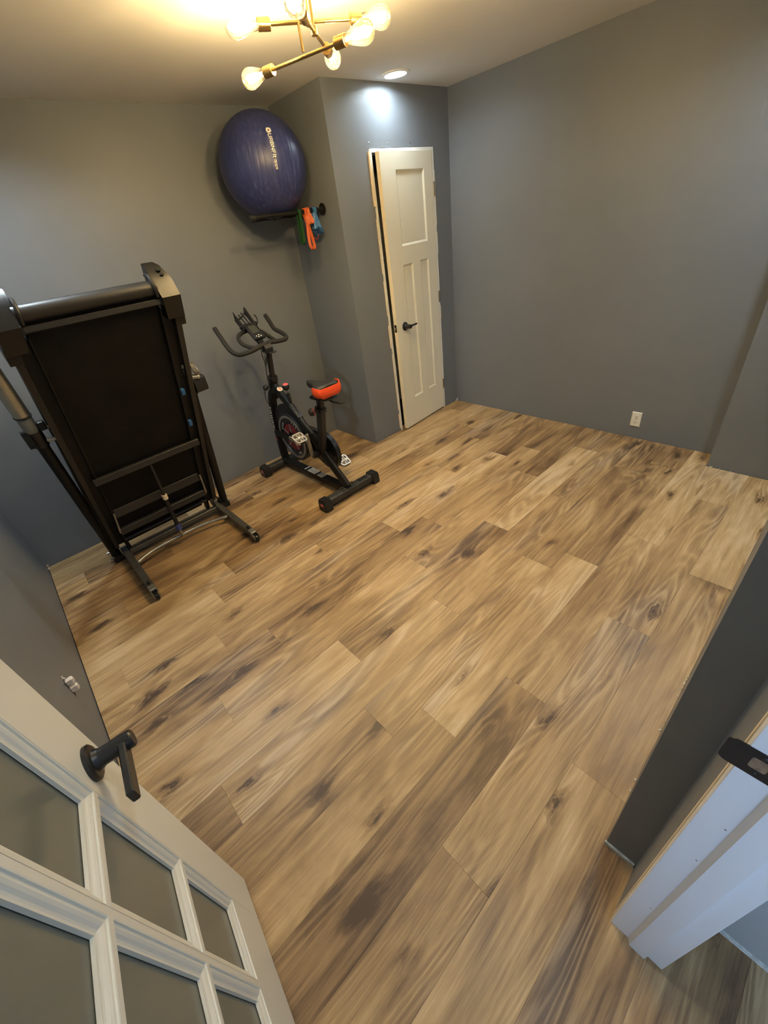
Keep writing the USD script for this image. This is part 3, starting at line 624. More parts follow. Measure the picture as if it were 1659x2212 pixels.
# ------------------------------------------------------------------ folded treadmill
tmx = thing('treadmill', 'black treadmill folded upright against the back wall, underside of its deck facing out', 'treadmill', (.345, 2.6, 0))
def dk(z, x=0.0, d=0.0):
    """point on the deck underside: height z, x from its middle, d metres out of it towards the room"""
    return np.array([.335 + (z - .2) * .0772 + x, 2.80 - .309 * (z - .2) - .955 * d, z - .295 * d])
HW = .2825
part(tmx, 'deck_board', hull([dk(z, x, d) for z in (.17, 1.515) for x in (-HW - .004, HW + .004) for d in (-.03, -.015)]), 'deck_black', 'dull black underside of the running deck', False)
for s in (-1, 1):
    r = part(tmx, 'side_rail', hull([dk(z, s * x, d) for z in (.13, 1.40) for x in (HW, HW + .085) for d in (-.085, -.022)]), 'black_coat', None, False)
    part(r, 'outer_flange', hull([dk(z, s * x, d) for z, x1, x2 in ((.14, HW + .044, HW + .066), (1.39, HW + .060, HW + .088)) for x in (x1, x2) for d in (-.03, .012)]), 'rail_metal', 'brownish metal flange', False)
    part(r, 'inner_flange', hull([dk(z, s * x, d) for z in (.14, 1.42) for x in (HW - .003, HW + .003) for d in (-.03, .006)]), 'black_coat', None, False)
    cap = part(tmx, 'end_cap', hull([dk(z, s * x, d) for z, d, x1, x2 in ((1.375, .030, HW + .020, HW + .105), (1.475, .034, HW + .012, HW + .102), (1.375, -.10, HW + .005, HW + .105), (1.535, -.02, HW + .0, HW + .094), (1.575, -.075, HW + .000, HW + .070), (1.580, -.115, HW + .0, HW + .055)) for x in (x1, x2)]), 'grey_plastic', 'bevelled grey plastic end cap')
    part(cap, 'lower_sleeve', hull([dk(z, s * x, d) for z in (1.335, 1.40) for x in (HW + .055, HW + .107) for d in (-.09, .022)]), 'grey_plastic', None, False)
    nrm = np.array([0, -.78, .62])
    for z, d, x, rr in ((1.563, -.052, HW + .052, .0105), (1.548, -.034, HW + .058, .0085)):
        c = dk(z, s * x, d); part(cap, 'screw_hole', cyl(c - nrm * .010, c + nrm * .0065, rr, 16), 'deck_black')
    part(cap, 'roller_guard', tube(crom([dk(1.475, s * (HW + .0), .012), dk(1.52, s * (HW - .006), .006), dk(1.55, s * (HW - .008), -.03), dk(1.545, s * (HW - .008), -.07)], 5), .009, 8), 'rail_metal')
rl = part(tmx, 'rear_roller', tube2(dk(1.502, -HW - .01, -.026), dk(1.502, HW + .01, -.026), .035, 28), 'bar_grey', 'dark grey rear roller wrapped in the belt')
def xbar(z, x0, x1, w, h, m='bar_grey', d=-.004, nm='crossbar', lb=None): return part(tmx, nm, beam(dk(z, x0, d), dk(z, x1, d), w, h, (0, 0, 1), .003), m, lb, False)
tb = xbar(1.452, -HW - .012, HW + .012, .028, .026, 'bar_grey', .004)
for s in (-1, 1): part(tb, 'end_plug', beam(dk(1.452, s * (HW + .004), .012), dk(1.452, s * (HW + .026), .012), .022, .030, (0, 0, 1), .003), 'grey_plastic', None, False)
xbar(.650, -HW - .020, HW + .036, .030, .040, 'bar_grey', .012)
xbar(.383, -HW + .01, HW - .01, .014, .058, 'bar_grey', -.004, 'cross_plate')
xbar(.250, -HW - .004, HW + .004, .032, .044, 'bar_grey', .008)
part(tmx, 'cross_rod', tube2(dk(.168, -HW, .0), dk(.168, HW, 0), .010, 12), 'bar_grey')
part(tmx, 'motor_cover', hull([dk(z, s * (HW - .02), d) for z in (.10, .36) for s in (-1, 1) for d in (-.16, -.045)]), 'deck_black', None, False)
for s in (-1, 1):
    part(tmx, 'link_rod', tube2(dk(.40, s * (HW - .006), .008), dk(.25, s * (HW + .006), .02), .006, 8), 'silver')
    for z in (.78, .98): 
        if s > 0: part(tmx, 'deck_cushion', hull([dk(z + a, s * (HW + .012 + b), c) for a in (-.018, .012) for b in (-.004, .016) for c in (-.03, .004)]), 'blue_pad', 'small blue rubber cushion')
# base on the floor
for x, bx in ((.020, .026), (.690, .691)):
    b = part(tmx, 'base_rail', beam((x, 2.935, .050), (bx, 2.305, .050), .042, .036), 'base_metal', None, False)
    part(b, 'caster_bracket', cat_([box(bx + q * .017 - .0025, bx + q * .017 + .0025, 2.262, 2.325, .024, .062, .001) for q in (-1, 1)] + [box(bx - .0195, bx + .0195, 2.295, 2.35, .058, .071, .003)]), 'silver', None, False)
    w_ = part(b, 'caster', cyl((bx - .011, 2.281, .0262), (bx + .011, 2.281, .0262), .0255, 26, .004), 'grey_plastic', 'small rolling caster')
    part(b, 'foot_lever', hull([(bx + p, 2.36 + q, h) for p in (-.006, .006) for q, h in ((0, .066), (.03, .066), (-.004, .082), (.018, .086))]), 'black_plastic')
    part(b, 'pivot_bracket', cat_([beam((x + q * .026, 2.93, .075), (x + q * .026, 2.83, .10), .005, .05, (0, 0, 1), .001) for q in (-1, 1)]), 'black_coat', None, False)
for x in (-HW, HW): part(tmx, 'deck_hinge', hull([(.335 + x + p, y, z) for p in (-.012, .012) for y, z in ((2.79, .22), (2.845, .22), (2.86, .07), (2.90, .07))]), 'black_coat')
part(tmx, 'base_crossbar', beam((.042, 2.857, .050), (.669, 2.853, .050), .036, .032), 'base_metal', None, False)
part(tmx, 'foot_bar', tube(crom([(.040, 2.675, .050), (.11, 2.706, .052), (.20, 2.722, .054), (.31, 2.725, .054), (.46, 2.723, .054), (.57, 2.70, .053), (.672, 2.665, .050)], 6), .0125, 12), 'silver', 'bent worn silver foot bar', True)
st = part(tmx, 'gas_strut', tube2((.373, 2.648, .635), (.362, 2.672, .33), .0095, 14), 'black_metal')
part(st, 'cylinder', tube2((.362, 2.672, .40), (.354, 2.688, .135), .0135, 16), 'black_metal')
part(st, 'collar', cyl((.3643, 2.666, .405), (.3633, 2.669, .372), .0165, 18), 'cream', 'cream collar')
part(st, 'grip', cyl((.3555, 2.686, .165), (.3538, 2.688, .125), .018, 18), 'blue_cap', 'dark blue knob')
part(st, 'rod_end', tube2((.354, 2.688, .13), (.352, 2.705, .056), .008, 10), 'silver')
# uprights leaning over the base; the joint carries a locking knob on the outside
for s, xf, xt in ((-1, -.034, -.034), (1, .752, .758)):
    foot, jt = np.array([xf, 2.905, .028]), np.array([xt, 2.605, .985]); ax = (jt - foot) / np.linalg.norm(jt - foot)
    u = part(tmx, 'upright', tube2(foot, jt, .027, 22, .021, (0, 1, 0)), 'black_coat')
    part(u, 'foot_cap', hull([(xf + a, 2.905 + b, c) for a in (-.03, .03) for b in (-.026, .03) for c in (.001, .05)]), 'black_plastic')
    for a, b in ((.05, -.012), (.08, .02)): part(u, 'bolt', cyl((xf + s * .02, 2.89 + b, a), (xf + s * .044, 2.89 + b, a), .008, 10), 'silver')
    part(u, 'joint_sleeve', tube2(jt - ax * .05, jt + ax * .045, .0335, 22, .029, (0, 1, 0)), 'black_plastic', 'black joint sleeve')
    part(u, 'grey_sleeve', tube2(jt + ax * .04, jt + ax * .125, .0315, 22, .030, (0, 1, 0)), 'sleeve_grey', 'dull grey sleeve above the joint', True)
    part(u, 'joint_ring', torus(jt + ax * .125, ax, .033, .0045, 26), 'black_plastic')
    part(u, 'upper_tube', tube2(jt + ax * .12, jt + ax * (.62 if s < 0 else .15), .0345, 26, .032, (0, 1, 0)), 'tube_silver', 'silvery upper upright', True)
    k = part(u, 'locking_knob', hull([(xt + s * a, 2.60 + b + .012 * q, .985 + c) for q, a in ((0, .02), (1, .095 if s > 0 else .05)) for b, c in ((-.022, -.042), (.022, -.042), (-.029, -.024), (.029, -.024), (-.029, .024), (.029, .024), (-.022, .042), (.022, .042))]), 'black_plastic', 'black oblong locking knob')
    if s > 0:
        part(u, 'hinge_cup', lathe((xt + .040, 2.585, 1.075), (1, -.35, .3), [(0, 0), (.033, 0), (.038, .006), (.038, .024), (.033, .027), (.030, .014), (0, .010)], 26), 'silver', 'round metal hinge cup')
        part(u, 'hinge_pin', cyl((xt + .02, 2.58, 1.035), (xt + .062, 2.57, 1.03), .014, 14), 'silver')
    else:
        part(u, 'lock_bracket', box(xt + .028, xt + .062, 2.56, 2.60, 1.015, 1.06, .006), 'grey_plastic')
        part(u, 'lock_pin', cyl((xt + .03, 2.575, .965), (xt + .075, 2.57, .96), .010, 12), 'silver')
        part(u, 'lock_pin', cyl((xt + .05, 2.575, 1.03), (xt + .085, 2.57, 1.025), .008, 12), 'silver')

# ------------------------------------------------------------------ spin bike
bk = thing('exercise_bike', 'black indoor cycling bike with an orange and black saddle facing the back wall', 'exercise bike', (1.42, 2.6, 0))
BX = 1.42
rs = part(bk, 'rear_stabilizer', sweep([(1.215, 2.188, .052), (1.44, 2.188, .052), (1.660, 2.188, .052)], rrect(.068, .060, .018, 4), (0, 0, 1)), 'dusty_black', 'dusty black rear stabilizer tube')
fs = part(bk, 'front_stabilizer', sweep([(1.205, 3.045, .050), (1.40, 3.045, .050), (1.600, 3.045, .050)], rrect(.066, .056, .018, 4), (0, 0, 1)), 'dusty_black', 'dusty black front stabilizer tube')
for pr_, xa, xb, y in ((rs, 1.176, 1.701, 2.188), (fs, 1.172, 1.632, 3.045)):
    for s, x in ((1, xa), (-1, xb)):
        e = part(pr_, 'end_foot', hull([(x + s * a, y + b, c) for a, q in ((0, .86), (.008, 1), (.062, 1)) for b, c in ((-.044*q, .002), (.044*q, .002), (-.046*q, .03), (.046*q, .03), (-.034*q, .088*q), (.034*q, .088*q), (-.044*q, .066), (.044*q, .066))]), 'black_plastic')
    part(pr_, 'badge', ball((xa - .0005, y - .004, .052), .001, 2, (3, 17, 11)), 'pink_red', 'red oval badge on the end foot')
for x in (1.235, 1.575): 
    w_ = part(fs, 'transport_wheel', cyl((x - .018, 3.118, .042), (x + .018, 3.118, .042), .028, 22, .003), 'black_plastic')
    part(fs, 'wheel_bracket', hull([(x + a, b, c) for a in (-.024, -.020) for b, c in ((3.07, .03), (3.07, .07), (3.125, .032), (3.125, .054))]), 'black_coat')
part(fs, 'badge', ball((1.216, 3.118, .044), .001, 2, (3, 14, 9)), 'pink_red', 'red wheel cap')
part(rs, 'mount_plate', box(1.36, 1.49, 2.160, 2.216, .081, .087, .002), 'dusty_black', None, False)
for x in (1.375, 1.475): part(rs, 'bolt', cyl((x, 2.188, .086), (x, 2.188, .094), .009, 6, .001), 'black_metal')
part(rs, 'mount_plate', box(1.525, 1.60, 2.165, 2.205, .081, .0855, .002), 'black_plastic', None, False)
beamb = part(bk, 'bottom_beam', sweep([(1.405, 3.03, .062), (1.412, 2.62, .062), (1.42, 2.20, .062)], rrect(.066, .046, .010, 3), (0, 0, 1)), 'black_coat')
for y0, y1 in ((2.555, 2.66), (2.462, 2.53)):
    stk = part(beamb, 'sticker', box(1.386, 1.440, y0, y1, .0842, .0860), 'sticker', 'white warning sticker', False)
    for q, yy in enumerate(np.arange(y0 + .008, y1 - .006, .012)): part(stk, 'print_line', box(1.391, 1.391 + .036 + .004 * (q % 3), yy, yy + .004, .0858, .0864), 'bar_grey', None, False)
part(beamb, 'sticker', box(1.386, 1.440, 2.69, 2.705, .0842, .0860), 'sticker', 'narrow white sticker', False)
mono = crom([(BX, 2.895, .742), (BX, 2.835, .700), (BX, 2.72, .608), (BX, 2.60, .492), (BX, 2.47, .385), (BX, 2.385, .285), (BX, 2.225, .135), (BX, 2.175, .082)], 5)
part(bk, 'main_frame', sweep(mono, circ(.024, 18, .038), (0, 0, 1)), 'black_coat', None, True)
fork = crom([(BX, 2.845, .705), (BX, 2.915, .690), (BX, 2.965, .630), (BX, 2.992, .56), (BX, 3.018, .44), (BX, 3.040, .30), (BX, 3.052, .16), (BX, 3.052, .08)], 5)
fk = part(bk, 'front_fork', sweep(fork, rrect(.044, .060, .010, 3), (1, 0, 0)), 'black_coat', None, 40)
for k, z in enumerate(np.arange(.30, .55, .022)):
    yy = np.interp(z, [.16, .30, .44, .56], [3.052, 3.040, 3.018, 2.992])
    part(fk, 'print_mark', box(BX - .0305, BX - .0298, yy - .008, yy + .008, z, z + .010 + .004 * (k % 2)), 'outlet_white', 'faint pale lettering down the fork', False)
part(fk, 'badge', ball((BX - .0300, 3.045, .265), .001, 2, (1.5, 9, 14)), 'red', 'small red oval')
hd = part(bk, 'head_tube', tube2((BX, 2.922, .640), (BX, 2.862, .800), .030, 22), 'black_coat')
part(hd, 'collar', tube2((BX, 2.868, .782), (BX, 2.860, .806), .034, 22), 'black_plastic')
part(hd, 'adjuster_knob', lathe((BX - .028, 2.89, .735), (-1, .05, .08), [(0, 0), (.008, 0), (.008, .022), (.019, .026), (.021, .040), (.016, .052), (0, .055)], 18), 'black_plastic')
bd = part(hd, 'emblem', lathe((BX - .003, 2.800, .7205), (0, -.50, .86), [(0, -.002), (.021, -.002), (.021, .0025), (.018, .004), (0, .0045)], 26), 'cream', 'round pale emblem')
sg = meshkit.text_mesh('S', .022, .001, True); sg.apply_translation([-sg.bounds[:, 0].mean(), -.011, 0])
d_, s_, u_, _ = frame_of(np.zeros(3), (0, -.50, .86)); T = np.eye(4); T[:3, 0], T[:3, 1], T[:3, 2] = (1, 0, 0), np.cross(d_, (1, 0, 0)), d_; T[:3, 3] = np.array([BX - .003, 2.800, .7205]) + d_ * .0043
sg.apply_transform(T); part(bd, 'letter', sg, 'red', None, False)
part(bk, 'handlebar_post', tube2((BX, 2.872, .770), (BX - .004, 2.800, 1.018), .0195, 18), 'black_metal')
stem = part(bk, 'handlebar_clamp', hull([(BX - .01 + a, 2.80 + b, c) for a in (-.028, .028) for b, c in ((-.028, .992), (.032, .992), (-.030, 1.02), (.03, 1.035), (-.012, 1.048), (.02, 1.05))]), 'black_plastic')
part(stem, 'clamp_plate', box(BX - .025, BX + .03, 2.752, 2.790, .984, .992, .002), 'bar_grey', 'pale edge of the clamp plate', False)
part(stem, 'clamp_lever', tube(crom([(BX - .028, 2.80, .995), (BX - .045, 2.79, .965), (BX - .052, 2.79, .935), (BX - .060, 2.795, .915)], 4), .007, 10), 'black_plastic')
hb = crom([(1.195, 3.060, 1.182), (1.194, 3.030, 1.150), (1.193, 2.990, 1.112), (1.192, 2.945, 1.068), (1.196, 2.895, 1.036), (1.215, 2.852, 1.020), (1.255, 2.825, 1.020), (1.310, 2.808, 1.028), (1.365, 2.802, 1.040), (1.410, 2.800, 1.046),
           (1.455, 2.802, 1.046), (1.510, 2.806, 1.038), (1.560, 2.812, 1.034), (1.592, 2.826, 1.038), (1.606, 2.855, 1.050), (1.604, 2.895, 1.066), (1.600, 2.945, 1.080), (1.598, 2.985, 1.096), (1.598, 3.020, 1.138), (1.598, 3.058, 1.182)], 5)
hbp = part(bk, 'handlebar', sweep(hb, circ(.0152, 14)), 'foam', 'black foam-covered handlebar with raised ends', True)
part(bk, 'inner_handlebar', tube(crom([(1.335, 2.812, 1.034), (1.308, 2.85, 1.045), (1.288, 2.90, 1.065), (1.290, 2.945, 1.095), (1.318, 2.965, 1.118), (1.38, 2.970, 1.128), (1.44, 2.965, 1.118), (1.482, 2.945, 1.095), (1.505, 2.90, 1.062), (1.505, 2.85, 1.045), (1.490, 2.812, 1.036)], 5), .0135, 14), 'foam', None, True)
# display and tablet tray, tipped towards the rider
def fr(x, v, h):                                     # local frame of the display: x across, v up the slope (away from the rider), h out of it
    o = np.array([1.398, 2.845, 1.062]); vv = np.array([0, .80, .60]); nn = np.array([0, -.60, .80]); return o + np.array([x, 0, 0]) + v * vv + h * nn
def fbox(x0, x1, v0, v1, h0, h1, b=.004):
    m = box(x0, x1, v0, v1, h0, h1, b); v = np.asarray(m.vertices); m.vertices = np.array([fr(*p) for p in v]); return m
cs = part(bk, 'display', fbox(-.045, .042, .0, .135, .012, .034), 'black_plastic')
part(cs, 'screen', fbox(-.030, .026, .050, .118, .0335, .0352, .0005), 'screen', 'grey display screen', False)
for x, v in ((-.020, .020), (.0, .026), (.012, .014), (-.008, .010)): part(cs, 'button', fbox(x - .0045, x + .0045, v - .004, v + .004, .0335, .0362, .001), 'outlet_white', 'small white button', False)
part(cs, 'neck', hull([fr(x, v, h) for x in (-.018, .018) for v, h in ((-.03, -.02), (.03, -.02), (0, .014), (.06, .014))]), 'black_plastic')
ty = part(bk, 'tablet_tray', fbox(-.072, .060, .128, .150, .004, .034), 'black_plastic')
for x in (-.086, -.080): pass
for i, x in enumerate((-.038, -.012, .014)): part(ty, 'rib', fbox(x - .0045, x + .0045, .146, .246 + .012 * i, .010, .017, .002), 'black_plastic', None, False)
part(ty, 'fin', hull([fr(-.064, v, h) for v, h in ((.10, .004), (.10, .034), (.245, .06), (.215, .008))] + [fr(-.060, v, h) for v, h in ((.10, .004), (.10, .034), (.245, .06), (.215, .008))]), 'black_plastic', None, False)
part(ty, 'fin', hull([fr(x, v, h) for x in (.036, .048) for v, h in ((.13, .004), (.13, .028), (.275, .048), (.25, .006))]), 'black_plastic', None, False)
part(ty, 'top_rail', tube(crom([fr(-.062, .215, .012), fr(-.035, .222, .008), fr(0, .235, .010), fr(.030, .252, .022), fr(.042, .272, .042)], 5), .0065, 8), 'black_plastic')
part(ty, 'hook', tube(crom([fr(.060, .135, .020), fr(.072, .150, .028), fr(.076, .172, .040), fr(.066, .188, .050)], 5), .0045, 8), 'black_plastic')
part(bk, 'sensor_cable', tube(crom([(BX - .035, 2.84, 1.04), (BX - .056, 2.815, .985), (BX - .058, 2.80, .925), (BX - .058, 2.82, .86), (BX - .050, 2.85, .80), (BX - .042, 2.87, .765), (BX - .036, 2.89, .745)], 5), .0032, 6), 'black_plastic')
part(bk, 'brake_cable', tube(crom([(BX - .07, 2.892, .735), (BX - .075, 2.92, .67), (BX - .055, 2.955, .60), (BX - .02, 2.97, .58)], 5), .0022, 6), 'grey_plastic')
kb = part(bk, 'resistance_knob', tube2((BX, 2.695, .640), (BX, 2.700, .705), .0125, 14), 'black_plastic')
part(kb, 'rod', cyl((BX, 2.70, .70), (BX, 2.702, .735), .005, 10), 'chrome')
part(kb, 'ball_grip', ball((BX, 2.703, .752), .0265, 3), 'black_plastic')
part(kb, 'red_cap', lathe((BX, 2.703, .752), (0, -.05, 1), [(.0215, .0165), (.019, .0200), (.013, .0245), (.006, .0268), (0, .0272)], 22), 'pink_red', 'red top of the round knob')
# flywheel and covers
FC = np.array([BX, 2.775, .345])
fw = part(bk, 'flywheel', lathe(FC - [.026, 0, 0], (1, 0, 0), [(0, .014), (.115, .014), (.118, .006), (.150, .006), (.153, 0), (.192, 0), (.198, .006), (.198, .046), (.192, .052), (.153, .052), (.150, .046), (0, .040)], 56), 'black_metal', None, 25)
part(fw, 'rim_band', lathe(FC - [.0268, 0, 0], (1, 0, 0), [(.158, .001), (.158, -.0005), (.178, -.0005), (.178, .001)], 56), 'silver', 'silver ring on the flywheel', 25)
part(fw, 'red_disc', lathe(FC - [.0225, 0, 0], (1, 0, 0), [(.045, .012), (.045, 0), (.108, 0), (.110, .012)], 48), 'flywheel_red', 'red inner disc', 25)
for k in range(5):
    a = k * 2 * PI / 5 + .4; q = np.array([0, math.cos(a), math.sin(a)])
    part(fw, 'spoke_mark', beam(FC - [.0235, 0, 0] + q * .04, FC - [.0235, 0, 0] + q * .112, .014, .003, (1, 0, 0), .001), 'silver', None, False)
for k, a in enumerate((1.9, 2.1, 2.3, .35, .55, .75, 4.2, 4.4)):
    q = np.array([0, math.cos(a), math.sin(a)]); part(fw, 'print_mark', beam(FC - [.0206, 0, 0] + q * .126, FC - [.0206, 0, 0] + q * .146, .007, .002, (1, 0, 0), .0005), 'sticker', 'faint pale lettering', False)
part(fw, 'axle', cyl(FC - [.05, 0, 0], FC + [.05, 0, 0], .016, 18), 'silver')
part(bk, 'axle_plate', hull([(BX - .034 + a, y, z) for a in (-.004, .004) for y, z in ((2.74, .325), (2.74, .365), (3.03, .30), (3.03, .35), (2.98, .36))]), 'black_coat')
gt = np.linspace(.28, 2.25, 22)
part(bk, 'wheel_guard', sweep([FC + [0, .226 * math.cos(a), .226 * math.sin(a)] for a in gt], rrect(.076, .016, .006, 3), (1, 0, 0)), 'black_plastic', 'glossy black wheel guard', 40)
part(bk, 'brake_arm', beam((BX, 2.70, .615), (BX, 2.60, .535), .045, .016, (0, 0, 1), .004), 'grey_plastic')
CR = np.array([BX, 2.455, .292])
def disc_hull(x0, x1, items, n=26):
    return hull([(x, y + r * math.cos(a), z + r * math.sin(a)) for x in (x0, x1) for y, z, r0 in items for r in ((r0 if True else 0),) for a in np.linspace(0, 2*PI, n, endpoint=False)])
part(bk, 'chain_guard', hull([(x, y + r * math.cos(a), z + r * math.sin(a)) for x, k in ((1.470, 1), (1.506, 1), (1.514, .93)) for y, z, r in ((CR[1] - .005, CR[2] - .01, .145 * k), (FC[1], FC[2], .085 * k)) for a in np.linspace(0, 2*PI, 30, endpoint=False)]), 'black_plastic', 'rounded black chain cover', 30)
part(bk, 'crank_boss', cyl((BX - .062, CR[1], CR[2]), (BX + .10, CR[1], CR[2]), .027, 24, .003), 'black_metal')
def pedal(side, arm_end, x_in):
    s = side; a0 = np.array([BX + s * .066 if s < 0 else BX + .105, CR[1], CR[2]]); a1 = np.array([x_in, *arm_end])
    ca = part(bk, 'crank_arm', beam(a0, a1, .018, .030, (1, 0, 0), .006, .012), 'silver' if s < 0 else 'black_metal', None, False)
    part(ca, 'bolt', cyl(a0 - [s * .004, 0, 0], a0 + [s * .013, 0, 0], .010, 12), 'chrome')
    x0, x1 = sorted((x_in + s * .022, x_in + s * .110)); y, z = arm_end
    return a1, x0, x1, y, z
def pedal_frame(name, x0, x1, y, z, tilt):
    c, sn = math.cos(tilt), math.sin(tilt); xm = (x0 + x1) / 2
    def loc(m):
        v = np.asarray(m.vertices); m.vertices = np.c_[v[:, 0] + xm, y + v[:, 1] * c - v[:, 2] * sn, z + v[:, 1] * sn + v[:, 2] * c]; return m
    w = (x1 - x0) / 2
    outer = [(-w, -.030), (-w, .030), (-w + .02, .048), (w - .012, .048), (w, .036), (w, -.036), (w - .012, -.048), (-w + .02, -.048)]
    cage = extrude(Polygon(outer).difference(Polygon(outer).buffer(-.011)), -.012, .012)
    pd = part(bk, 'pedal', loc(cage), 'pedal_metal', 'bright metal cage pedal', False)
    part(pd, 'body', loc(cat_([box(-w, w, -.013, .013, -.011, .011, .004), box(-.006, .006, -.045, .045, -.008, .008, .002), box(w - .03, w - .022, -.04, .04, -.008, .008, .002)])), 'pedal_metal', None, False)
    for a in (-1, 1): part(pd, 'reflector', loc(box(-.022, .022, a * .0485 - .002, a * .0485 + .002, -.007, .007, .001)), 'grey_plastic', None, False)
    part(pd, 'bearing', loc(ball((.0, 0, .012), .013, 2, (1, 1, .5))), 'pedal_metal')
    return pd
a1, x0, x1, y, z = pedal(-1, (2.447, .462), 1.345); pedal_frame('l', x0, x1, y, z, .42)
part(bk, 'pedal_spindle', cyl((1.35, y, z), (1.24, y, z), .007, 12), 'chrome')
a1, x0, x1, y, z = pedal(1, (2.452, .124), 1.545); pedal_frame('r', x0, x1, y, z + .006, .55)
part(bk, 'pedal_spindle', cyl((1.53, y, z), (1.65, y, z), .007, 12), 'chrome')
# seat
stt = part(bk, 'seat_tube', sweep([(BX, 2.430, .24), (BX, 2.362, .46), (BX, 2.305, .665)], rrect(.044, .062, .012, 3), (0, 1, 0)), 'black_metal', None, 30)
part(stt, 'collar', sweep([(BX, 2.308, .650), (BX, 2.305, .66), (BX, 2.302, .672)], rrect(.054, .072, .012, 3), (0, 1, 0)), 'black_plastic', None, 30)
part(stt, 'frame_bridge', beam((BX, 2.40, .40), (BX, 2.56, .44), .03, .045, (0, 0, 1), .008), 'black_coat')
part(stt, 'adjuster_knob', lathe((BX - .020, 2.318, .655), (-.88, .30, -.05), [(0, 0), (.012, 0), (.012, .02), (.023, .022), (.0255, .030), (.0255, .048), (.020, .058), (0, .062)], 24), 'black_plastic')
part(stt, 'knob_ring', torus(np.array([BX - .020, 2.318, .655]) + np.array([-.945, .322, -.054]) * .0285, (-.88, .30, -.05), .0235, .0035, 24), 'pink_red', 'red ring on the adjuster knob')
part(bk, 'seat_post', sweep([(BX, 2.309, .64), (BX, 2.297, .69), (BX, 2.287, .742)], rrect(.036, .050, .010, 3), (0, 1, 0)), 'black_metal', None, 30)
sl = part(bk, 'seat_slider', box(BX - .026, BX + .026, 2.185, 2.345, .738, .762, .006), 'black_plastic', None, False)
part(sl, 'scale_plate', hull([(BX + .012 + a, b, c) for a in (0, .062) for b, c in ((2.19, .738), (2.262, .738), (2.195, .750), (2.256, .750))]), 'bar_grey', 'grey plate on the slider')
part(sl, 'release_lever', tube(crom([(BX + .035, 2.25, .728), (BX + .055, 2.225, .705), (BX + .090, 2.20, .690), (BX + .118, 2.185, .690)], 5), .0075, 10), 'black_plastic')
part(sl, 'wing', hull([(BX - .05 + a, 2.29 + b, c) for a in (0, .03) for b, c in ((-.03, .745), (.04, .745), (-.03, .765), (.03, .765))]), 'black_plastic')
part(sl, 'clamp', cyl((BX - .032, 2.225, .782), (BX + .032, 2.225, .782), .018, 18), 'black_metal')
for x in (-.024, .024): part(sl, 'saddle_rail', tube(crom([(BX + x * .5, 2.345, .822), (BX + x * .9, 2.29, .792), (BX + x, 2.22, .784), (BX + x * 1.2, 2.195, .795), (BX + x * 1.4, 2.178, .815)], 4), .004, 8), 'chrome')
# saddle: loft from nose (y high) to tail
ys = np.array([2.392, 2.386, 2.370, 2.34, 2.30, 2.262, 2.225, 2.185, 2.150, 2.120, 2.100, 2.090])
hw = np.array([.006, .019, .026, .029, .033, .043, .062, .086, .102, .104, .092, .060])
ys = 2.388 - (2.392 - ys) * .80; hw = hw * .84
top = np.array([.838, .846, .849, .850, .850, .851, .855, .860, .862, .860, .855, .848])
skirt = np.array([.010, .026, .034, .036, .036, .038, .046, .056, .062, .062, .056, .040])
def saddle_loft(a0, a1, off=0.0, rows=range(12), n=18):
    V, F = [], []; rows = list(rows)
    for i in rows:
        for t in np.linspace(a0, a1, n):           # t: -1 left hem .. 0 top .. 1 right hem
            s = np.sign(t); q = abs(t)
            if q < .6: x = hw[i] * math.sin(q / .6 * PI / 2) ** .9; z = top[i] - .018 * (1 - math.cos(q / .6 * PI / 2)) - (.008 * math.exp(-(q / .13) ** 2) if 3 < i < 10 else 0)
            else: k = (q - .6) / .4; x = hw[i] * (1 + .05 * math.sin(k * PI)) - .012 * k * k; z = top[i] - .018 - skirt[i] * .9 * k
            V.append((BX + s * (x + off), ys[i] - (off if i > 9 else 0), z + off * (.4 if q < .6 else 0)))
    m = len(rows)
    for i in range(m - 1):
        for j in range(n - 1): F += [(i*n+j, i*n+j+1, (i+1)*n+j+1), (i*n+j, (i+1)*n+j+1, (i+1)*n+j)]
    return V, F, n, m
V, F, n, m = saddle_loft(-1, 1)
c0 = len(V); V += [(BX, y, t - k * .75) for y, t, k in zip(ys, top, skirt)]
for i in range(m - 1): F += [(i*n, (i+1)*n, c0+i+1), (i*n, c0+i+1, c0+i), ((i+1)*n-1, c0+i, c0+i+1), ((i+1)*n-1, c0+i+1, (i+2)*n-1)]
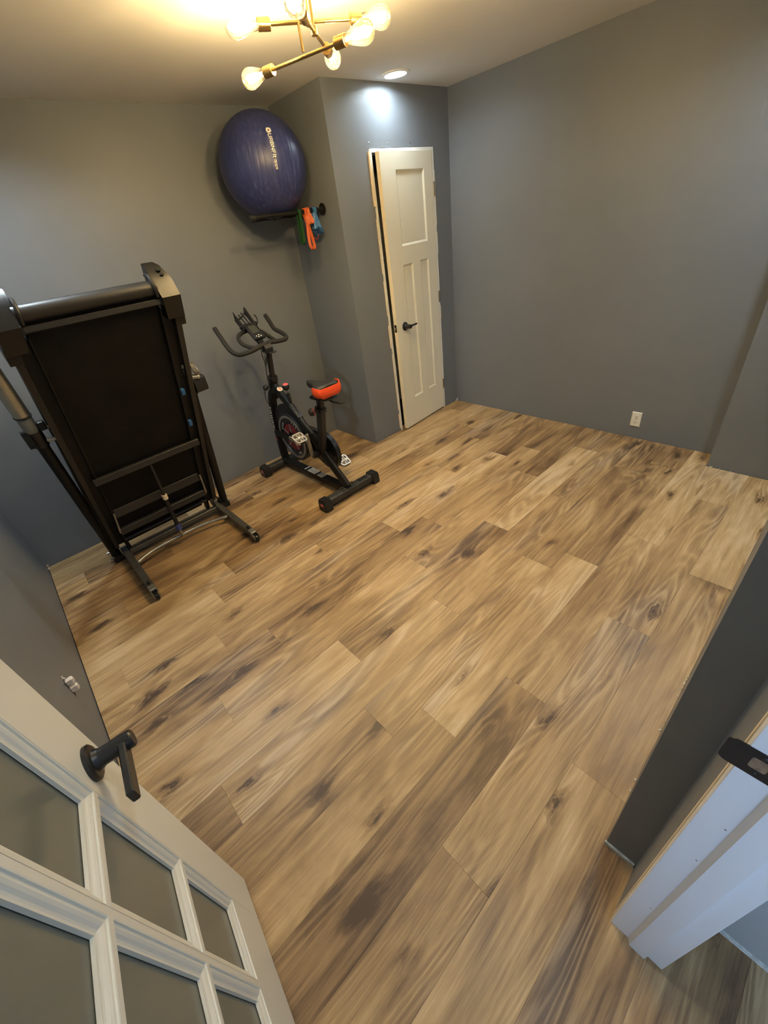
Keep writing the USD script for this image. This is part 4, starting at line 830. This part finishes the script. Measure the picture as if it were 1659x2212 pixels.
for j in range(n - 1): F += [(c0, j, j+1), (c0+m-1, (m-1)*n+j+1, (m-1)*n+j)]
sm = trimesh.Trimesh(V, F, process=False)
if sm.volume < 0: sm.invert()
sd = part(bk, 'saddle', sm, 'saddle_black', 'black saddle with a centre groove', 50)
def shell(V, F, nrm_off=.004):
    m = trimesh.Trimesh(V, F, process=False); nn = m.vertex_normals; k = len(V)
    c = np.array([BX, 2.2, .81]); sgn = np.sign(((np.asarray(V) - c) * nn).sum(1)).mean() or 1
    VV = np.vstack([np.asarray(V) + sgn * nn * .0025, np.asarray(V) - sgn * nn * .003]); e = trimesh.Trimesh(V, F, process=False)
    FF = [tuple(f) for f in F] + [(k + f[0], k + f[2], k + f[1]) for f in F]
    ed = e.edges_sorted; u, idx, cnt = np.unique(ed, axis=0, return_index=True, return_counts=True)
    for i in idx[cnt == 1]:
        a, b = e.edges[i]; FF += [(b, a, a + k), (b, a + k, b + k)]
    r = trimesh.Trimesh(VV, FF, process=False)
    if r.volume < 0: r.invert()
    return r
outl = [(BX - hw[i], ys[i], top[i], skirt[i], w) for i, w in ((5, .12), (6, .55), (7, .9), (8, 1), (9, 1), (10, 1))] + [(BX + x, ys[-1] - .003 * math.cos(x / .09 * PI / 2), top[-1] + .002, skirt[9], 1) for x in (-.062, -.03, 0, .03, .062)]
outl += [(2 * BX - a, b, c, d, e) for a, b, c, d, e in outl[5::-1]]
V, F = [], []
for x, y, tz, sk, wd in outl:
    c_ = np.array([BX, max(y, 2.185)]); dv = np.array([x, y]) - c_; dv /= np.linalg.norm(dv)
    for q in np.linspace(0, 1, 6):
        o = .0065 + .006 * math.sin(q * PI) - .008 * (q > .99); V.append((x + dv[0] * o, y + dv[1] * o, tz - .018 + .008 * wd - (sk * .9 + .008) * (1 - wd + wd * q)))
n = len(outl)
for i in range(n - 1):
    for j in range(5): F += [(i*6+j, i*6+j+1, (i+1)*6+j+1), (i*6+j, (i+1)*6+j+1, (i+1)*6+j)]
part(sd, 'side_panel', shell(V, F), 'saddle_orange', 'bright orange band round the rear of the saddle', 50)
